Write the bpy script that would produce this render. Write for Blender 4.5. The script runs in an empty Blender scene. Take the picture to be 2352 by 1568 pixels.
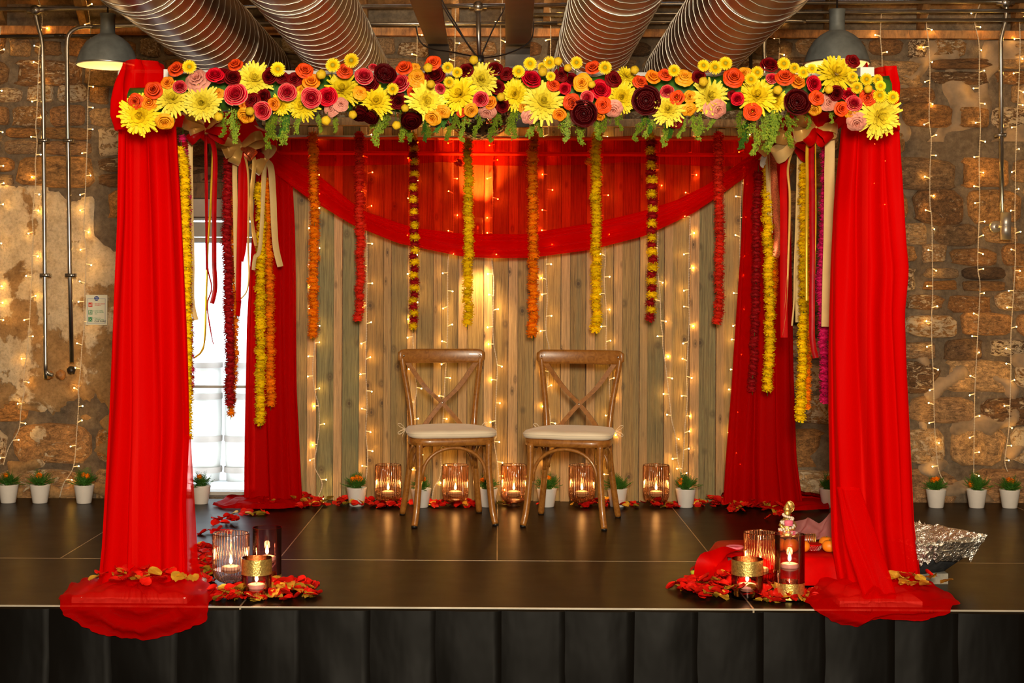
import bpy, bmesh, math, random
from mathutils import Vector, Matrix, Euler, noise as mnoise
R = random.Random(7)
PI = math.pi
F, CX, CY, H, ROLL = 3429.0, 1145.0, 668.0, 1.233, 0.0051
sc = bpy.context.scene
COL = sc.collection

def at(px, py, d):
    """photograph pixel + distance from the camera plane -> world point"""
    dx, dy = px - CX, py - CY
    x = dx + ROLL * dy
    y = dy - ROLL * dx
    return Vector((x / F * d, d, H - y / F * d))

def ground(px, py, z=0.0):
    dx, dy = px - CX, py - CY
    d = F * (H - z) / (dy - ROLL * dx)
    return at(px, py, d)

# ------------------------------------------------------------ camera
cam = bpy.data.objects.new('camera', bpy.data.cameras.new('camera'))
COL.objects.link(cam)
cam.data.sensor_width = 36.0
cam.data.lens = F / 2352 * 36
cam.data.shift_x = (1176 - CX) / 2352
cam.data.shift_y = -(784 - CY) / 2352
cam.matrix_world = Matrix.Translation((0, 0, H)) @ Matrix.Rotation(PI / 2, 4, 'X') @ Matrix.Rotation(ROLL, 4, 'Z')
cam.data.clip_start = 0.05
sc.camera = cam
# ------------------------------------------------------------ world, lights, exposure
w = bpy.data.worlds.new('world'); sc.world = w; w.use_nodes = True
bg = w.node_tree.nodes['Background']
bg.inputs[0].default_value = (0.80, 0.90, 1.0, 1); bg.inputs[1].default_value = 9.0
sc.view_settings.view_transform = 'Standard'; sc.view_settings.look = 'None'
sc.view_settings.gamma = 1; sc.view_settings.use_curve_mapping = False
sc.view_settings.exposure = 0.0
sc.cycles.use_denoising = True
sc.cycles.max_bounces = 7; sc.cycles.diffuse_bounces = 3; sc.cycles.glossy_bounces = 3
sc.cycles.transmission_bounces = 5; sc.cycles.transparent_max_bounces = 14
sc.cycles.sample_clamp_indirect = 6.0; sc.cycles.caustics_reflective = False; sc.cycles.caustics_refractive = False

def light(name, kind, loc, energy, color, target=None, **kw):
    l = bpy.data.lights.new(name, kind); l.energy = energy; l.color = color
    for k, v in kw.items(): setattr(l, k, v)
    o = bpy.data.objects.new(name, l); COL.objects.link(o); o.location = loc
    if target is not None:
        o.rotation_euler = (Vector(target) - Vector(loc)).to_track_quat('-Z', 'Y').to_euler()
    return o
# the photographer's flash on its stand, a little above the camera, and two unseen warm fill lights added overhead
light('flash', 'AREA', (0.12, -0.3, 1.80), 490, (1.0, 0.85, 0.62), (0, 7.5, 0.9), shape='DISK', size=0.6)
light('warm_fill_left', 'AREA', (-2.2, 3.2, 3.6), 40, (1.0, 0.62, 0.26), (-1.2, 8.0, 0.8), shape='DISK', size=0.8)
light('warm_fill_right', 'AREA', (2.2, 3.2, 3.6), 40, (1.0, 0.62, 0.26), (1.2, 8.0, 0.8), shape='DISK', size=0.8)

# ------------------------------------------------------------ materials
MATS = {}
def new_mat(name):
    m = bpy.data.materials.new(name); m.use_nodes = True
    nt = m.node_tree; b = nt.nodes['Principled BSDF']; return m, nt, b
def S(v): return v if len(v) == 4 else (*v, 1)
def ramp(nt, fac, stops):
    r = nt.nodes.new('ShaderNodeValToRGB'); e = r.color_ramp.elements
    while len(e) < len(stops): e.new(0.5)
    for i, (p, c) in enumerate(stops):
        e[i].position = p; e[i].color = S(c)
    if fac is not None: nt.links.new(fac, r.inputs[0])
    return r.outputs[0]
def noise(nt, scale, detail=4, rough=0.55, vec=None, stretch=None, dist=0.0, world=False):
    n = nt.nodes.new('ShaderNodeTexNoise'); n.inputs['Scale'].default_value = scale
    n.inputs['Detail'].default_value = detail; n.inputs['Roughness'].default_value = rough
    n.inputs['Distortion'].default_value = dist
    if vec is None: vec = coords(nt, world)
    if stretch:
        mp = nt.nodes.new('ShaderNodeMapping'); mp.inputs['Scale'].default_value = stretch
        nt.links.new(vec, mp.inputs['Vector']); vec = mp.outputs[0]
    nt.links.new(vec, n.inputs['Vector']); return n.outputs['Fac']
def coords(nt, world=False):
    """object coordinates shifted by a per-object random offset, or world position"""
    if world:
        g = nt.nodes.new('ShaderNodeNewGeometry'); return g.outputs['Position']
    t = nt.nodes.new('ShaderNodeTexCoord'); oi = nt.nodes.new('ShaderNodeObjectInfo')
    a = nt.nodes.new('ShaderNodeVectorMath'); a.operation = 'ADD'
    s = nt.nodes.new('ShaderNodeVectorMath'); s.operation = 'SCALE'; s.inputs[0].default_value = (37, 61, 83)
    nt.links.new(oi.outputs['Random'], s.inputs['Scale'])
    nt.links.new(t.outputs['Object'], a.inputs[0]); nt.links.new(s.outputs[0], a.inputs[1])
    return a.outputs[0]
def rnd(nt): return nt.nodes.new('ShaderNodeObjectInfo').outputs['Random']
def mixc(nt, fac, a, b, mode='MIX'):
    m = nt.nodes.new('ShaderNodeMix'); m.data_type = 'RGBA'; m.blend_type = mode
    for s, v in ((m.inputs[0], fac), (m.inputs[6], a), (m.inputs[7], b)):
        if hasattr(v, 'is_output'): nt.links.new(v, s)
        elif isinstance(v, (int, float)): s.default_value = v
        else: s.default_value = S(v)
    return m.outputs[2]
def math_(nt, op, a, b=0.5, clamp=False):
    m = nt.nodes.new('ShaderNodeMath'); m.operation = op; m.use_clamp = clamp
    for s, v in ((m.inputs[0], a), (m.inputs[1], b)):
        if hasattr(v, 'is_output'): nt.links.new(v, s)
        else: s.default_value = v
    return m.outputs[0]
def bump(nt, b, h, strength=0.4, dist=0.01):
    n = nt.nodes.new('ShaderNodeBump'); n.inputs['Strength'].default_value = strength; n.inputs['Distance'].default_value = dist
    nt.links.new(h, n.inputs['Height']); nt.links.new(n.outputs[0], b.inputs['Normal'])
def simple(name, col, rough=0.5, metal=0.0, var=0.12, vscale=30, emit=None, es=0, spec=0.5, bmp=0.0, bscale=120, coat=0, sheen=0, trans=None):
    m, nt, b = new_mat(name)
    c = [max(0.0, x) for x in col]
    lo = [x * (1 - var) for x in c]; hi = [min(1, x * (1 + var)) for x in c]
    if var: nt.links.new(ramp(nt, noise(nt, vscale), [(0.3, lo), (0.7, hi)]), b.inputs['Base Color'])
    else: b.inputs['Base Color'].default_value = S(c)
    b.inputs['Roughness'].default_value = rough; b.inputs['Metallic'].default_value = metal
    b.inputs['Specular IOR Level'].default_value = spec
    if coat: b.inputs['Coat Weight'].default_value = coat
    if sheen: b.inputs['Sheen Weight'].default_value = sheen
    if emit: b.inputs['Emission Color'].default_value = S(emit); b.inputs['Emission Strength'].default_value = es
    if bmp: bump(nt, b, noise(nt, bscale), bmp, 0.004)
    MATS[name] = m; return m

simple('rough_render', (.27, .19, .12), 0.95, 0, .4, 9, bmp=.9, bscale=22)
# --- stone: every stone its own tone, some with flakes of old limewash
def make_stone():
    m, nt, b = new_mat('sandstone')
    r = rnd(nt)
    base = ramp(nt, r, [(0.0, (.26, .13, .05)), (0.15, (.44, .25, .09)), (0.30, (.16, .10, .055)), (0.43, (.54, .38, .20)), (0.56, (.30, .16, .06)), (0.68, (.10, .065, .04)), (0.80, (.52, .26, .07)), (0.9, (.36, .27, .17)), (1.0, (.40, .20, .07))])
    n1 = noise(nt, 9, 7, 0.65); n2 = noise(nt, 38, 6, 0.7)
    c = mixc(nt, 1.0, base, ramp(nt, n1, [(0.30, (.28, .23, .20)), (0.70, (1.6, 1.5, 1.4))]), 'MULTIPLY')
    c = mixc(nt, 0.8, c, ramp(nt, n2, [(0.34, (.32, .28, .25)), (0.60, (1.3, 1.25, 1.2))]), 'MULTIPLY')
    fl = noise(nt, 7, 9, 0.72, dist=0.6)
    th = math_(nt, 'MULTIPLY', math_(nt, 'FRACT', math_(nt, 'MULTIPLY', r, 13.7)), 0.30)
    mask = math_(nt, 'MULTIPLY', math_(nt, 'SUBTRACT', math_(nt, 'SUBTRACT', fl, 0.66), math_(nt, 'MULTIPLY', th, -1.0)), 1.0)
    mask = math_(nt, 'MULTIPLY', math_(nt, 'SUBTRACT', mask, 0.085), 22, True)
    c = mixc(nt, mask, c, (.70, .56, .38))
    nt.links.new(c, b.inputs['Base Color'])
    b.inputs['Roughness'].default_value = 0.85
    hsum = math_(nt, 'ADD', math_(nt, 'ADD', n1, math_(nt, 'MULTIPLY', n2, 0.45)), math_(nt, 'MULTIPLY', mask, 0.12))
    bump(nt, b, hsum, 0.9, 0.02)
    MATS['stone'] = m
make_stone()
def make_mortar():
    m, nt, b = new_mat('mortar')
    n1 = noise(nt, 5, 7, 0.65, world=True); n2 = noise(nt, 30, 6, 0.7, world=True)
    c = mixc(nt, 1.0, ramp(nt, n1, [(0.3, (.12, .085, .055)), (0.7, (.23, .175, .12))]), ramp(nt, n2, [(0.3, (.5, .5, .5)), (0.7, (1.2, 1.2, 1.2))]), 'MULTIPLY')
    nt.links.new(c, b.inputs['Base Color']); b.inputs['Roughness'].default_value = 0.95
    bump(nt, b, math_(nt, 'ADD', n1, n2), 0.8, 0.02); MATS['mortar'] = m
make_mortar()
def make_plaster():
    m, nt, b = new_mat('old_plaster')
    n1 = noise(nt, 2.4, 9, 0.62, world=True, dist=0.3); n2 = noise(nt, 14, 8, 0.7, world=True); n3 = noise(nt, 60, 5, 0.7, world=True)
    cream = ramp(nt, n2, [(0.3, (.44, .32, .19)), (0.5, (.60, .47, .31)), (0.75, (.70, .58, .41))])
    brown = ramp(nt, n2, [(0.3, (.20, .11, .04)), (0.55, (.36, .21, .085)), (0.75, (.46, .29, .13))])
    g = nt.nodes.new('ShaderNodeNewGeometry'); s = nt.nodes.new('ShaderNodeSeparateXYZ'); nt.links.new(g.outputs['Position'], s.inputs[0])
    # the limewash has come away more towards the floor
    zf = math_(nt, 'MULTIPLY', math_(nt, 'SUBTRACT', 0.95, s.outputs['Z']), 0.16)
    mask = math_(nt, 'MULTIPLY', math_(nt, 'SUBTRACT', math_(nt, 'ADD', n1, zf), 0.50), 40, True)
    mask2 = math_(nt, 'MULTIPLY', math_(nt, 'SUBTRACT', n2, 0.64), 30, True)
    mm = math_(nt, 'MAXIMUM', mask, mask2)
    c = mixc(nt, mm, cream, brown)
    c = mixc(nt, 0.5, c, ramp(nt, n3, [(0.35, (.55, .52, .5)), (0.55, (1.1, 1.1, 1.1))]), 'MULTIPLY')
    nt.links.new(c, b.inputs['Base Color']); b.inputs['Roughness'].default_value = 0.9
    bump(nt, b, math_(nt, 'SUBTRACT', math_(nt, 'ADD', n2, math_(nt, 'MULTIPLY', n3, .3)), math_(nt, 'MULTIPLY', mm, 0.5)), 0.7, 0.015)
    MATS['plaster'] = m
make_plaster()
def make_plank(name, stops, knots=True):
    m, nt, b = new_mat(name)
    base = ramp(nt, rnd(nt), stops)
    v = coords(nt)
    g1 = noise(nt, 3.0, 8, 0.68, vec=v, stretch=(2.6, 2, 2.2), dist=1.6)
    g2 = noise(nt, 10.0, 6, 0.7, vec=v, stretch=(4, 3, 1.1), dist=0.6)
    c = mixc(nt, 0.9, base, ramp(nt, g1, [(0.32, (.42, .36, .28)), (0.48, (.92, .88, .82)), (0.70, (1.35, 1.3, 1.2))]), 'MULTIPLY')
    c = mixc(nt, 0.85, c, ramp(nt, g2, [(0.36, (.5, .42, .34)), (0.52, (1.0, .98, .95)), (0.7, (1.25, 1.22, 1.15))]), 'MULTIPLY')
    st = noise(nt, 1.6, 4, 0.6, vec=v, stretch=(1, 1, 0.6))
    c = mixc(nt, ramp(nt, st, [(0.5, (0, 0, 0)), (0.75, (.45, .45, .45))]), c, (.20, .20, .10))
    if knots:
        vo = nt.nodes.new('ShaderNodeTexVoronoi'); vo.inputs['Scale'].default_value = 1.0
        mp = nt.nodes.new('ShaderNodeMapping'); mp.inputs['Scale'].default_value = (.8, 2.6, 15.0); nt.links.new(v, mp.inputs[0]); nt.links.new(mp.outputs[0], vo.inputs['Vector'])
        k = ramp(nt, vo.outputs['Distance'], [(0.06, (.9, .9, .9)), (0.10, (.3, .3, .3)), (0.13, (.55, .55, .55)), (0.24, (0, 0, 0))])
        c = mixc(nt, k, c, (.06, .035, .015))
    nt.links.new(c, b.inputs['Base Color']); b.inputs['Roughness'].default_value = 0.6
    bump(nt, b, math_(nt, 'ADD', g1, g2), 0.35, 0.006); MATS[name] = m
make_plank('plank', [(0, (.33, .215, .075)), (.2, (.42, .29, .11)), (.4, (.20, .165, .07)), (.6, (.36, .245, .09)), (.8, (.21, .215, .105)), (1, (.27, .25, .115))])
make_plank('batten', [(0, (.48, .31, .15)), (.35, (.58, .41, .22)), (.7, (.40, .28, .13)), (1, (.50, .34, .17))])
make_plank('dark_timber', [(0, (.16, .08, .03)), (1, (.24, .13, .05))])
make_plank('orange_timber', [(0, (.40, .16, .04)), (1, (.50, .22, .06))], False)
def make_deck():
    m, nt, b = new_mat('stage_deck_ply')
    v = coords(nt)
    g = noise(nt, 3, 5, 0.6, vec=v, stretch=(1, 7, 1))
    nt.links.new(ramp(nt, g, [(0.3, (.007, .0045, .0025)), (0.7, (.015, .009, .0045))]), b.inputs['Base Color'])
    nt.links.new(ramp(nt, noise(nt, 7, 5), [(0.3, (.31, .31, .31)), (0.7, (.35, .35, .35))]), b.inputs['Roughness'])
    b.inputs['IOR'].default_value = 1.14
    ck = nt.nodes.new('ShaderNodeTexVoronoi'); ck.inputs['Scale'].default_value = 150; nt.links.new(v, ck.inputs['Vector'])
    bump(nt, b, ck.outputs['Distance'], 0.03, 0.0006); MATS['deck'] = m
make_deck()

def make_fabric(name, col, tcol, alpha, translucent=0.35, rough=0.5, spec=0.1):
    """sheer cloth: tinted transparency + diffuse + translucent + a little gloss"""
    m = bpy.data.materials.new(name); m.use_nodes = True; nt = m.node_tree; nt.nodes.clear(); L = nt.links
    out = nt.nodes.new('ShaderNodeOutputMaterial')
    d = nt.nodes.new('ShaderNodeBsdfPrincipled'); d.inputs['Base Color'].default_value = S(col); d.inputs['Roughness'].default_value = rough
    d.inputs['Specular IOR Level'].default_value = spec
    weave = noise(nt, 260, 2, 0.5, stretch=(1, 1, 0.25)); bump(nt, d, weave, 0.15, 0.001)
    t = nt.nodes.new('ShaderNodeBsdfTranslucent'); t.inputs[0].default_value = S(col)
    mx = nt.nodes.new('ShaderNodeMixShader'); mx.inputs[0].default_value = translucent; L.new(d.outputs[0], mx.inputs[1]); L.new(t.outputs[0], mx.inputs[2])
    tr = nt.nodes.new('ShaderNodeBsdfTransparent'); tr.inputs[0].default_value = S(tcol)
    m2 = nt.nodes.new('ShaderNodeMixShader'); L.new(mx.outputs[0], m2.inputs[1]); L.new(tr.outputs[0], m2.inputs[2])
    # cloth seen edge-on covers more
    lw = nt.nodes.new('ShaderNodeLayerWeight'); lw.inputs[0].default_value = 0.35
    a = math_(nt, 'MULTIPLY', math_(nt, 'SUBTRACT', 1.0, lw.outputs['Facing']), alpha * 1.25, True)
    L.new(a, m2.inputs[0]); L.new(m2.outputs[0], out.inputs[0]); MATS[name] = m
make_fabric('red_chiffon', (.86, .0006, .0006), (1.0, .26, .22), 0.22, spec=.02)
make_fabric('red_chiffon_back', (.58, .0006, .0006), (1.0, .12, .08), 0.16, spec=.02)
make_fabric('red_sheer', (.85, .004, .002), (1.0, .17, .06), 0.66, spec=.02)
make_fabric('red_organza', (.80, .0006, .0006), (1.0, .34, .30), 0.48, spec=.03)
make_fabric('pink_tulle', (.75, .30, .30), (1.0, .7, .7), 0.35)
def make_glass(name, tint, edge, rough=0.04, fac=0.5):
    """thin glass: clear tint face-on, deeper tint and more gloss towards grazing angles"""
    m = bpy.data.materials.new(name); m.use_nodes = True; nt = m.node_tree; nt.nodes.clear(); L = nt.links
    out = nt.nodes.new('ShaderNodeOutputMaterial')
    tr = nt.nodes.new('ShaderNodeBsdfTransparent'); gl = nt.nodes.new('ShaderNodeBsdfGlossy'); gl.inputs['Roughness'].default_value = rough; gl.inputs['Color'].default_value = (1, .93, .88, 1)
    lf = nt.nodes.new('ShaderNodeLayerWeight'); lf.inputs[0].default_value = 0.5
    L.new(ramp(nt, lf.outputs['Facing'], [(0.12, tint), (0.75, edge)]), tr.inputs[0])
    lw = nt.nodes.new('ShaderNodeLayerWeight'); lw.inputs[0].default_value = fac
    mx = nt.nodes.new('ShaderNodeMixShader'); L.new(math_(nt, 'MULTIPLY', lw.outputs['Fresnel'], 0.8, True), mx.inputs[0]); L.new(tr.outputs[0], mx.inputs[1]); L.new(gl.outputs[0], mx.inputs[2])
    L.new(mx.outputs[0], out.inputs[0]); MATS[name] = m
make_glass('smoky_pink_glass', (.97, .86, .86), (.36, .24, .27))
make_glass('amber_glass', (1.0, .74, .50), (.42, .15, .05))
make_glass('rose_glass', (.94, .80, .83), (.42, .20, .27), 0.03, 0.35)
make_glass('window_glass', (.97, .99, 1.0), (.8, .85, .88), 0.01, 0.25)
def petal_mat(name, core, tip, rough=0.55, spec=0.25, mid=None, mp=.55):
    """colour runs from the petal's foot to its tip and from inner to outer rings (mesh attribute pt)"""
    m, nt, b = new_mat(name)
    a = nt.nodes.new('ShaderNodeAttribute'); a.attribute_name = 'pt'
    r = rnd(nt)
    c = ramp(nt, a.outputs['Fac'], [(0.0, core), (mp, mid or [(x + y) / 2 for x, y in zip(core, tip)]), (1.0, tip)])
    c = mixc(nt, 1.0, c, ramp(nt, r, [(0, (.85, .85, .85)), (1, (1.1, 1.1, 1.1))]), 'MULTIPLY')
    c = mixc(nt, 0.35, c, ramp(nt, noise(nt, 60, 3), [(0.3, (.75, .72, .7)), (0.7, (1.15, 1.15, 1.15))]), 'MULTIPLY')
    nt.links.new(c, b.inputs['Base Color']); b.inputs['Roughness'].default_value = rough; b.inputs['Specular IOR Level'].default_value = spec
    b.inputs['Subsurface Weight'].default_value = 0.0
    MATS[name] = m
petal_mat('chrysanthemum_yellow', (.86, .60, .005), (.92, .74, .02))
petal_mat('chrysanthemum_lemon', (.86, .66, .01), (.92, .80, .08))
petal_mat('button_yellow', (.85, .50, .002), (.98, .68, .004))
petal_mat('button_eye', (.22, .24, .01), (.45, .35, .01))
petal_mat('craspedia', (.66, .42, .01), (.80, .52, .02))
petal_mat('rose_coral', (.42, .006, .001), (.95, .085, .004))
petal_mat('rose_orange', (.70, .10, .002), (.98, .30, .004))
petal_mat('rose_apricot', (.80, .20, .004), (.98, .46, .012))
petal_mat('rose_pink', (.50, .10, .06), (.82, .36, .27))
petal_mat('rose_maroon', (.05, .0005, .001), (.20, .0012, .003), 0.6, .12)
petal_mat('peony_burgundy', (.02, .0003, .001), (.085, .0008, .002), 0.5, 0.10)
petal_mat('ranunculus_crimson', (.30, .001, .008), (.80, .004, .022), 0.45, 0.15)
petal_mat('ranunculus_cream', (.40, .002, .012), (.88, .50, .34), 0.45, 0.15, mid=(.72, .010, .035), mp=.80)
petal_mat('marigold_yellow', (.90, .52, .001), (1.0, .76, .004), 0.8, .1)
petal_mat('marigold_orange', (.90, .17, .001), (1.0, .31, .002), 0.8, .1)
petal_mat('marigold_red', (.62, .01, .002), (.90, .035, .008), 0.7)
petal_mat('marigold_crimson', (.26, .001, .004), (.48, .002, .006), 0.7)
petal_mat('marigold_magenta', (.50, .003, .08), (.80, .01, .16), 0.7)
petal_mat('petal_red', (.55, .003, .001), (.85, .010, .002), 0.6)
petal_mat('leaf_green', (.03, .10, .01), (.06, .20, .02), 0.5)
petal_mat('solidago', (.05, .14, .01), (.28, .36, .02), 0.6)
simple('petal_gold', (.88, .50, .05), 0.32, 0.55, 0.25, 60, bmp=.3)
simple('white_metal', (.80, .78, .76), 0.35, 0, 0.03)
simple('galvanised', (.42, .42, .42), 0.32, 1.0, 0.25, 14)
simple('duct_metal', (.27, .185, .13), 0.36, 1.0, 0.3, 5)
simple('duct_seam', (.62, .58, .50), 0.4, 1.0, 0.1)
simple('lamp_grey', (.10, .11, .11), 0.55, 0.15, 0.25, 18, spec=.35)
simple('lamp_inner', (.62, .50, .30), 0.5, 0, 0.03, emit=(1, .72, .36), es=0.05)
simple('bulb_glass', (1, .9, .7), 0.3, 0, 0, emit=(1, .78, .42), es=9)
simple('dark_steel', (.05, .042, .036), 0.45, 0.7, 0.25, 10)
simple('black_cable', (.012, .010, .010), 0.45, 0, 0)
simple('cord_white', (.62, .53, .40), 0.6, 0, 0.15, 300)
simple('fairy_stub', (.85, .70, .45), 0.35, 0, 0, emit=(1, .62, .20), es=0.5)
simple('fairy_bulb', (1, .8, .4), 0.3, 0, 0, emit=(1.0, .50, .09), es=250)
simple('flame', (1, .7, .3), 0.4, 0, 0, emit=(1.0, .62, .22), es=26)
simple('wax', (.82, .60, .46), 0.4, 0, 0.05, emit=(1, .45, .15), es=0.12)
simple('wick', (.02, .01, .01), 0.8, 0, 0)
simple('pot_white', (.78, .74, .70), 0.35, 0, 0.03, coat=.2)
simple('soil', (.05, .03, .02), 0.95, 0, 0.3)
simple('gold_ribbon', (.78, .47, .12), 0.36, 0.25, 0.1, 20, sheen=.3)
simple('beige_ribbon', (.70, .49, .20), 0.6, 0.0, 0.06, 20)
simple('yellow_satin', (.80, .50, .03), 0.22, 0.5, 0.15, 20)
simple('crimson_satin', (.36, .0006, .002), 0.36, 0.0, 0.3, 18, spec=.14)
simple('red_satin', (.50, .0008, .0006), 0.5, 0.0, 0.15, 12, spec=.06)
simple('copper_ribbon', (.55, .12, .04), 0.35, 0.6, 0.6, 240)
simple('gold_leaf', (.86, .55, .16), 0.30, 0.85, 0.35, 90, bmp=.5, bscale=160)
simple('seam_strip', (.50, .40, .28), 0.35, 0.6, 0.2, 8)
simple('edge_strip', (.72, .66, .55), 0.3, 0.6, 0.15, 6)
simple('hall_floor', (.06, .05, .045), 0.6, 0, 0.3, 3)
simple('room_wall', (.35, .25, .16), 0.9, 0, 0.25, 3)
simple('frame_grey', (.45, .44, .42), 0.4, 0, 0.05)
simple('chrome', (.75, .72, .68), 0.18, 1.0, 0.03)
simple('brushed_steel', (.55, .52, .48), 0.42, 0.85, 0.05)
simple('foil', (.98, .94, .88), 0.34, 1.0, 0.05, 30, bmp=1.0, bscale=42)
MATS['foil'].node_tree.nodes['Bump'].inputs['Distance'].default_value = .022
simple('iron_bowl', (.055, .06, .07), 0.6, 0.3, 0.5, 25, bmp=.4)
simple('orange_peel', (.90, .26, .01), 0.4, 0, 0.08, 40, bmp=.25, bscale=400)
simple('apple_skin', (.85, .42, .03), 0.3, 0, 0.15, 25)
simple('banana_skin', (.44, .50, .03), 0.45, 0, 0.15, 25)
simple('pearl', (.85, .78, .66), 0.3, 0, 0.05, coat=.4)
simple('pink_paint', (.85, .20, .32), 0.4, 0, 0.05)
simple('rasp_paint', (.60, .02, .07), 0.3, 0, 0.05)
simple('orange_paint', (.90, .14, .02), 0.4, 0, 0.05)
simple('black_gloss', (.02, .015, .015), 0.25, 0, 0)
simple('paper', (.74, .71, .56), 0.7, 0, 0.03)
simple('ink_blue', (.02, .06, .35), 0.6, 0, 0); simple('ink_red', (.62, .03, .02), 0.6, 0, 0); simple('ink_green', (.02, .25, .10), 0.6, 0, 0)
simple('ink_black', (.01, .01, .01), 0.6, 0, 0); simple('tag_white', (.8, .8, .78), 0.6, 0, 0)
simple('outside_white', (.80, .79, .76), 0.7, 0, 0.06, 6); simple('outside_wood', (.50, .44, .40), 0.8, 0, 0.15, 6); simple('outside_ground', (.60, .60, .58), 0.9, 0, 0.1)
simple('cement_block', (.26, .24, .20), 0.9, 0, 0.2, 40)
simple('mirror_tile', (.92, .84, .72), 0.16, 1.0, 0.05); simple('ball_core', (.22, .15, .09), 0.5, 0.3, 0)
def make_chairwood():
    m, nt, b = new_mat('oak_stain'); v = coords(nt)
    g = noise(nt, 4, 6, 0.6, vec=v, stretch=(8, 8, 8), dist=1.5)
    nt.links.new(ramp(nt, g, [(0.3, (.23, .080, .012)), (0.6, (.38, .150, .026)), (0.8, (.46, .20, .045))]), b.inputs['Base Color'])
    b.inputs['Roughness'].default_value = 0.33; b.inputs['Coat Weight'].default_value = 0.25; MATS['oak'] = m
make_chairwood()
simple('cushion_ivory', (.88, .76, .58), 0.6, 0, 0.04, 10, sheen=.3)
def make_satin_black():
    m, nt, b = new_mat('black_satin'); b.inputs['Base Color'].default_value = (.0016, .0014, .0012, 1)
    b.inputs['Roughness'].default_value = 0.38; b.inputs['Specular IOR Level'].default_value = 0.24
    bump(nt, b, noise(nt, 5, 3, 0.5, stretch=(1, 1, .4)), 0.35, 0.03); MATS['satin_black'] = m
make_satin_black()

# ------------------------------------------------------------ mesh helpers
class MB:
    def __init__(s): s.v = []; s.f = []; s.mi = []; s.pt = []; s.cur = 0; s.mats = []
    def vert(s, p, t=0.5): s.v.append(tuple(p)); s.pt.append(t); return len(s.v) - 1
    def face(s, *i): s.f.append(i); s.mi.append(s.cur)
    def use(s, m):
        if m not in s.mats: s.mats.append(m)
        s.cur = s.mats.index(m); return s
    def grid(s, P, nu, nv, closeu=False, T=None, capb=False, capt=False):
        """P(i,j) for i<nu, j<nv"""
        b0 = len(s.v)
        for j in range(nv):
            for i in range(nu): s.vert(P(i, j), T(i, j) if T else 0.5)
        n = nu if closeu else nu - 1
        for j in range(nv - 1):
            for i in range(n):
                a = b0 + j * nu + i; b = b0 + j * nu + (i + 1) % nu
                s.face(a, b, b + nu, a + nu)
        if capb: s.face(*[b0 + i for i in range(nu)][::-1])
        if capt: s.face(*[b0 + (nv - 1) * nu + i for i in range(nu)])
    def box(s, lo, hi, rot=None, c=None):
        x0, y0, z0 = lo; x1, y1, z1 = hi
        P = [Vector(p) for p in ((x0, y0, z0), (x1, y0, z0), (x1, y1, z0), (x0, y1, z0), (x0, y0, z1), (x1, y0, z1), (x1, y1, z1), (x0, y1, z1))]
        if rot is not None:
            c = Vector(c) if c is not None else Vector(((x0 + x1) / 2, (y0 + y1) / 2, (z0 + z1) / 2))
            P = [c + rot @ (p - c) for p in P]
        b = len(s.v)
        for p in P: s.vert(p)
        for f in ((0, 3, 2, 1), (4, 5, 6, 7), (0, 1, 5, 4), (1, 2, 6, 5), (2, 3, 7, 6), (3, 0, 4, 7)): s.face(*[b + k for k in f])
    def tube(s, pts, r, n=8, caps=True, ell=None, up=(0, 0, 1)):
        pts = [Vector(p) for p in pts]; m = len(pts)
        rs = r if isinstance(r, (list, tuple)) else [r] * m
        rings = []; prev = None
        for k in range(m):
            t = (pts[min(k + 1, m - 1)] - pts[max(k - 1, 0)]).normalized()
            if prev is None:
                a = t.cross(Vector(up))
                if a.length < 1e-3: a = t.cross(Vector((1, 0, 0)))
            else: a = prev - t * prev.dot(t)
            a.normalize(); b = t.cross(a).normalized(); prev = a
            e = ell or 1.0
            rings.append([pts[k] + (a * math.cos(2 * PI * i / n) + b * math.sin(2 * PI * i / n) * e) * rs[k] for i in range(n)])
        s.grid(lambda i, j: rings[j][i], n, m, True, capb=caps, capt=caps)
    def lathe(s, prof, c=(0, 0, 0), n=24, capb=True, capt=False, rib=0, ribn=0):
        c = Vector(c)
        def P(i, j):
            r, z = prof[j]; a = 2 * PI * i / n
            rr = r * (1 + (rib * math.cos(a * ribn) if rib and r > 1e-4 else 0))
            return c + Vector((rr * math.cos(a), rr * math.sin(a), z))
        s.grid(P, n, len(prof), True, capb=capb, capt=capt)
    def sphere(s, c, r, n=12, m=8, sc_=(1, 1, 1)):
        c = Vector(c)
        s.grid(lambda i, j: c + Vector((r * sc_[0] * math.sin(PI * (j + .02) / (m - .96)) * math.cos(2 * PI * i / n), r * sc_[1] * math.sin(PI * (j + .02) / (m - .96)) * math.sin(2 * PI * i / n), -r * sc_[2] * math.cos(PI * (j + .02) / (m - .96)))), n, m, True, capb=True, capt=True)
    def mesh(s, name, mats=None, smooth=True):
        me = bpy.data.meshes.new(name); me.from_pydata(s.v, [], s.f)
        for m in (mats or s.mats): me.materials.append(MATS[m] if isinstance(m, str) else m)
        if s.mats and not mats: me.polygons.foreach_set('material_index', s.mi)
        if smooth: me.polygons.foreach_set('use_smooth', [True] * len(me.polygons))
        at_ = me.attributes.new('pt', 'FLOAT', 'POINT'); at_.data.foreach_set('value', s.pt)
        me.update(); return me
def link(name, me, parent=None, loc=None, rot=None, scale=None):
    o = bpy.data.objects.new(name, me); COL.objects.link(o)
    if loc is not None: o.location = loc
    if rot is not None: o.rotation_euler = rot
    if scale is not None: o.scale = scale if hasattr(scale, '__len__') else (scale,) * 3
    if parent is not None: par(o, parent)
    return o
def thing(name, label, cat, loc=(0, 0, 0), rz=0, group=None, local=False):
    o = bpy.data.objects.new(name, None); COL.objects.link(o); o.location = loc; o.rotation_euler = (0, 0, rz)
    o.empty_display_size = 0.05
    o['label'] = label; o['category'] = cat
    if group: o['group'] = group
    if local: LOCALS.add(o.name)
    return o
LOCALS = set()
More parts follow.
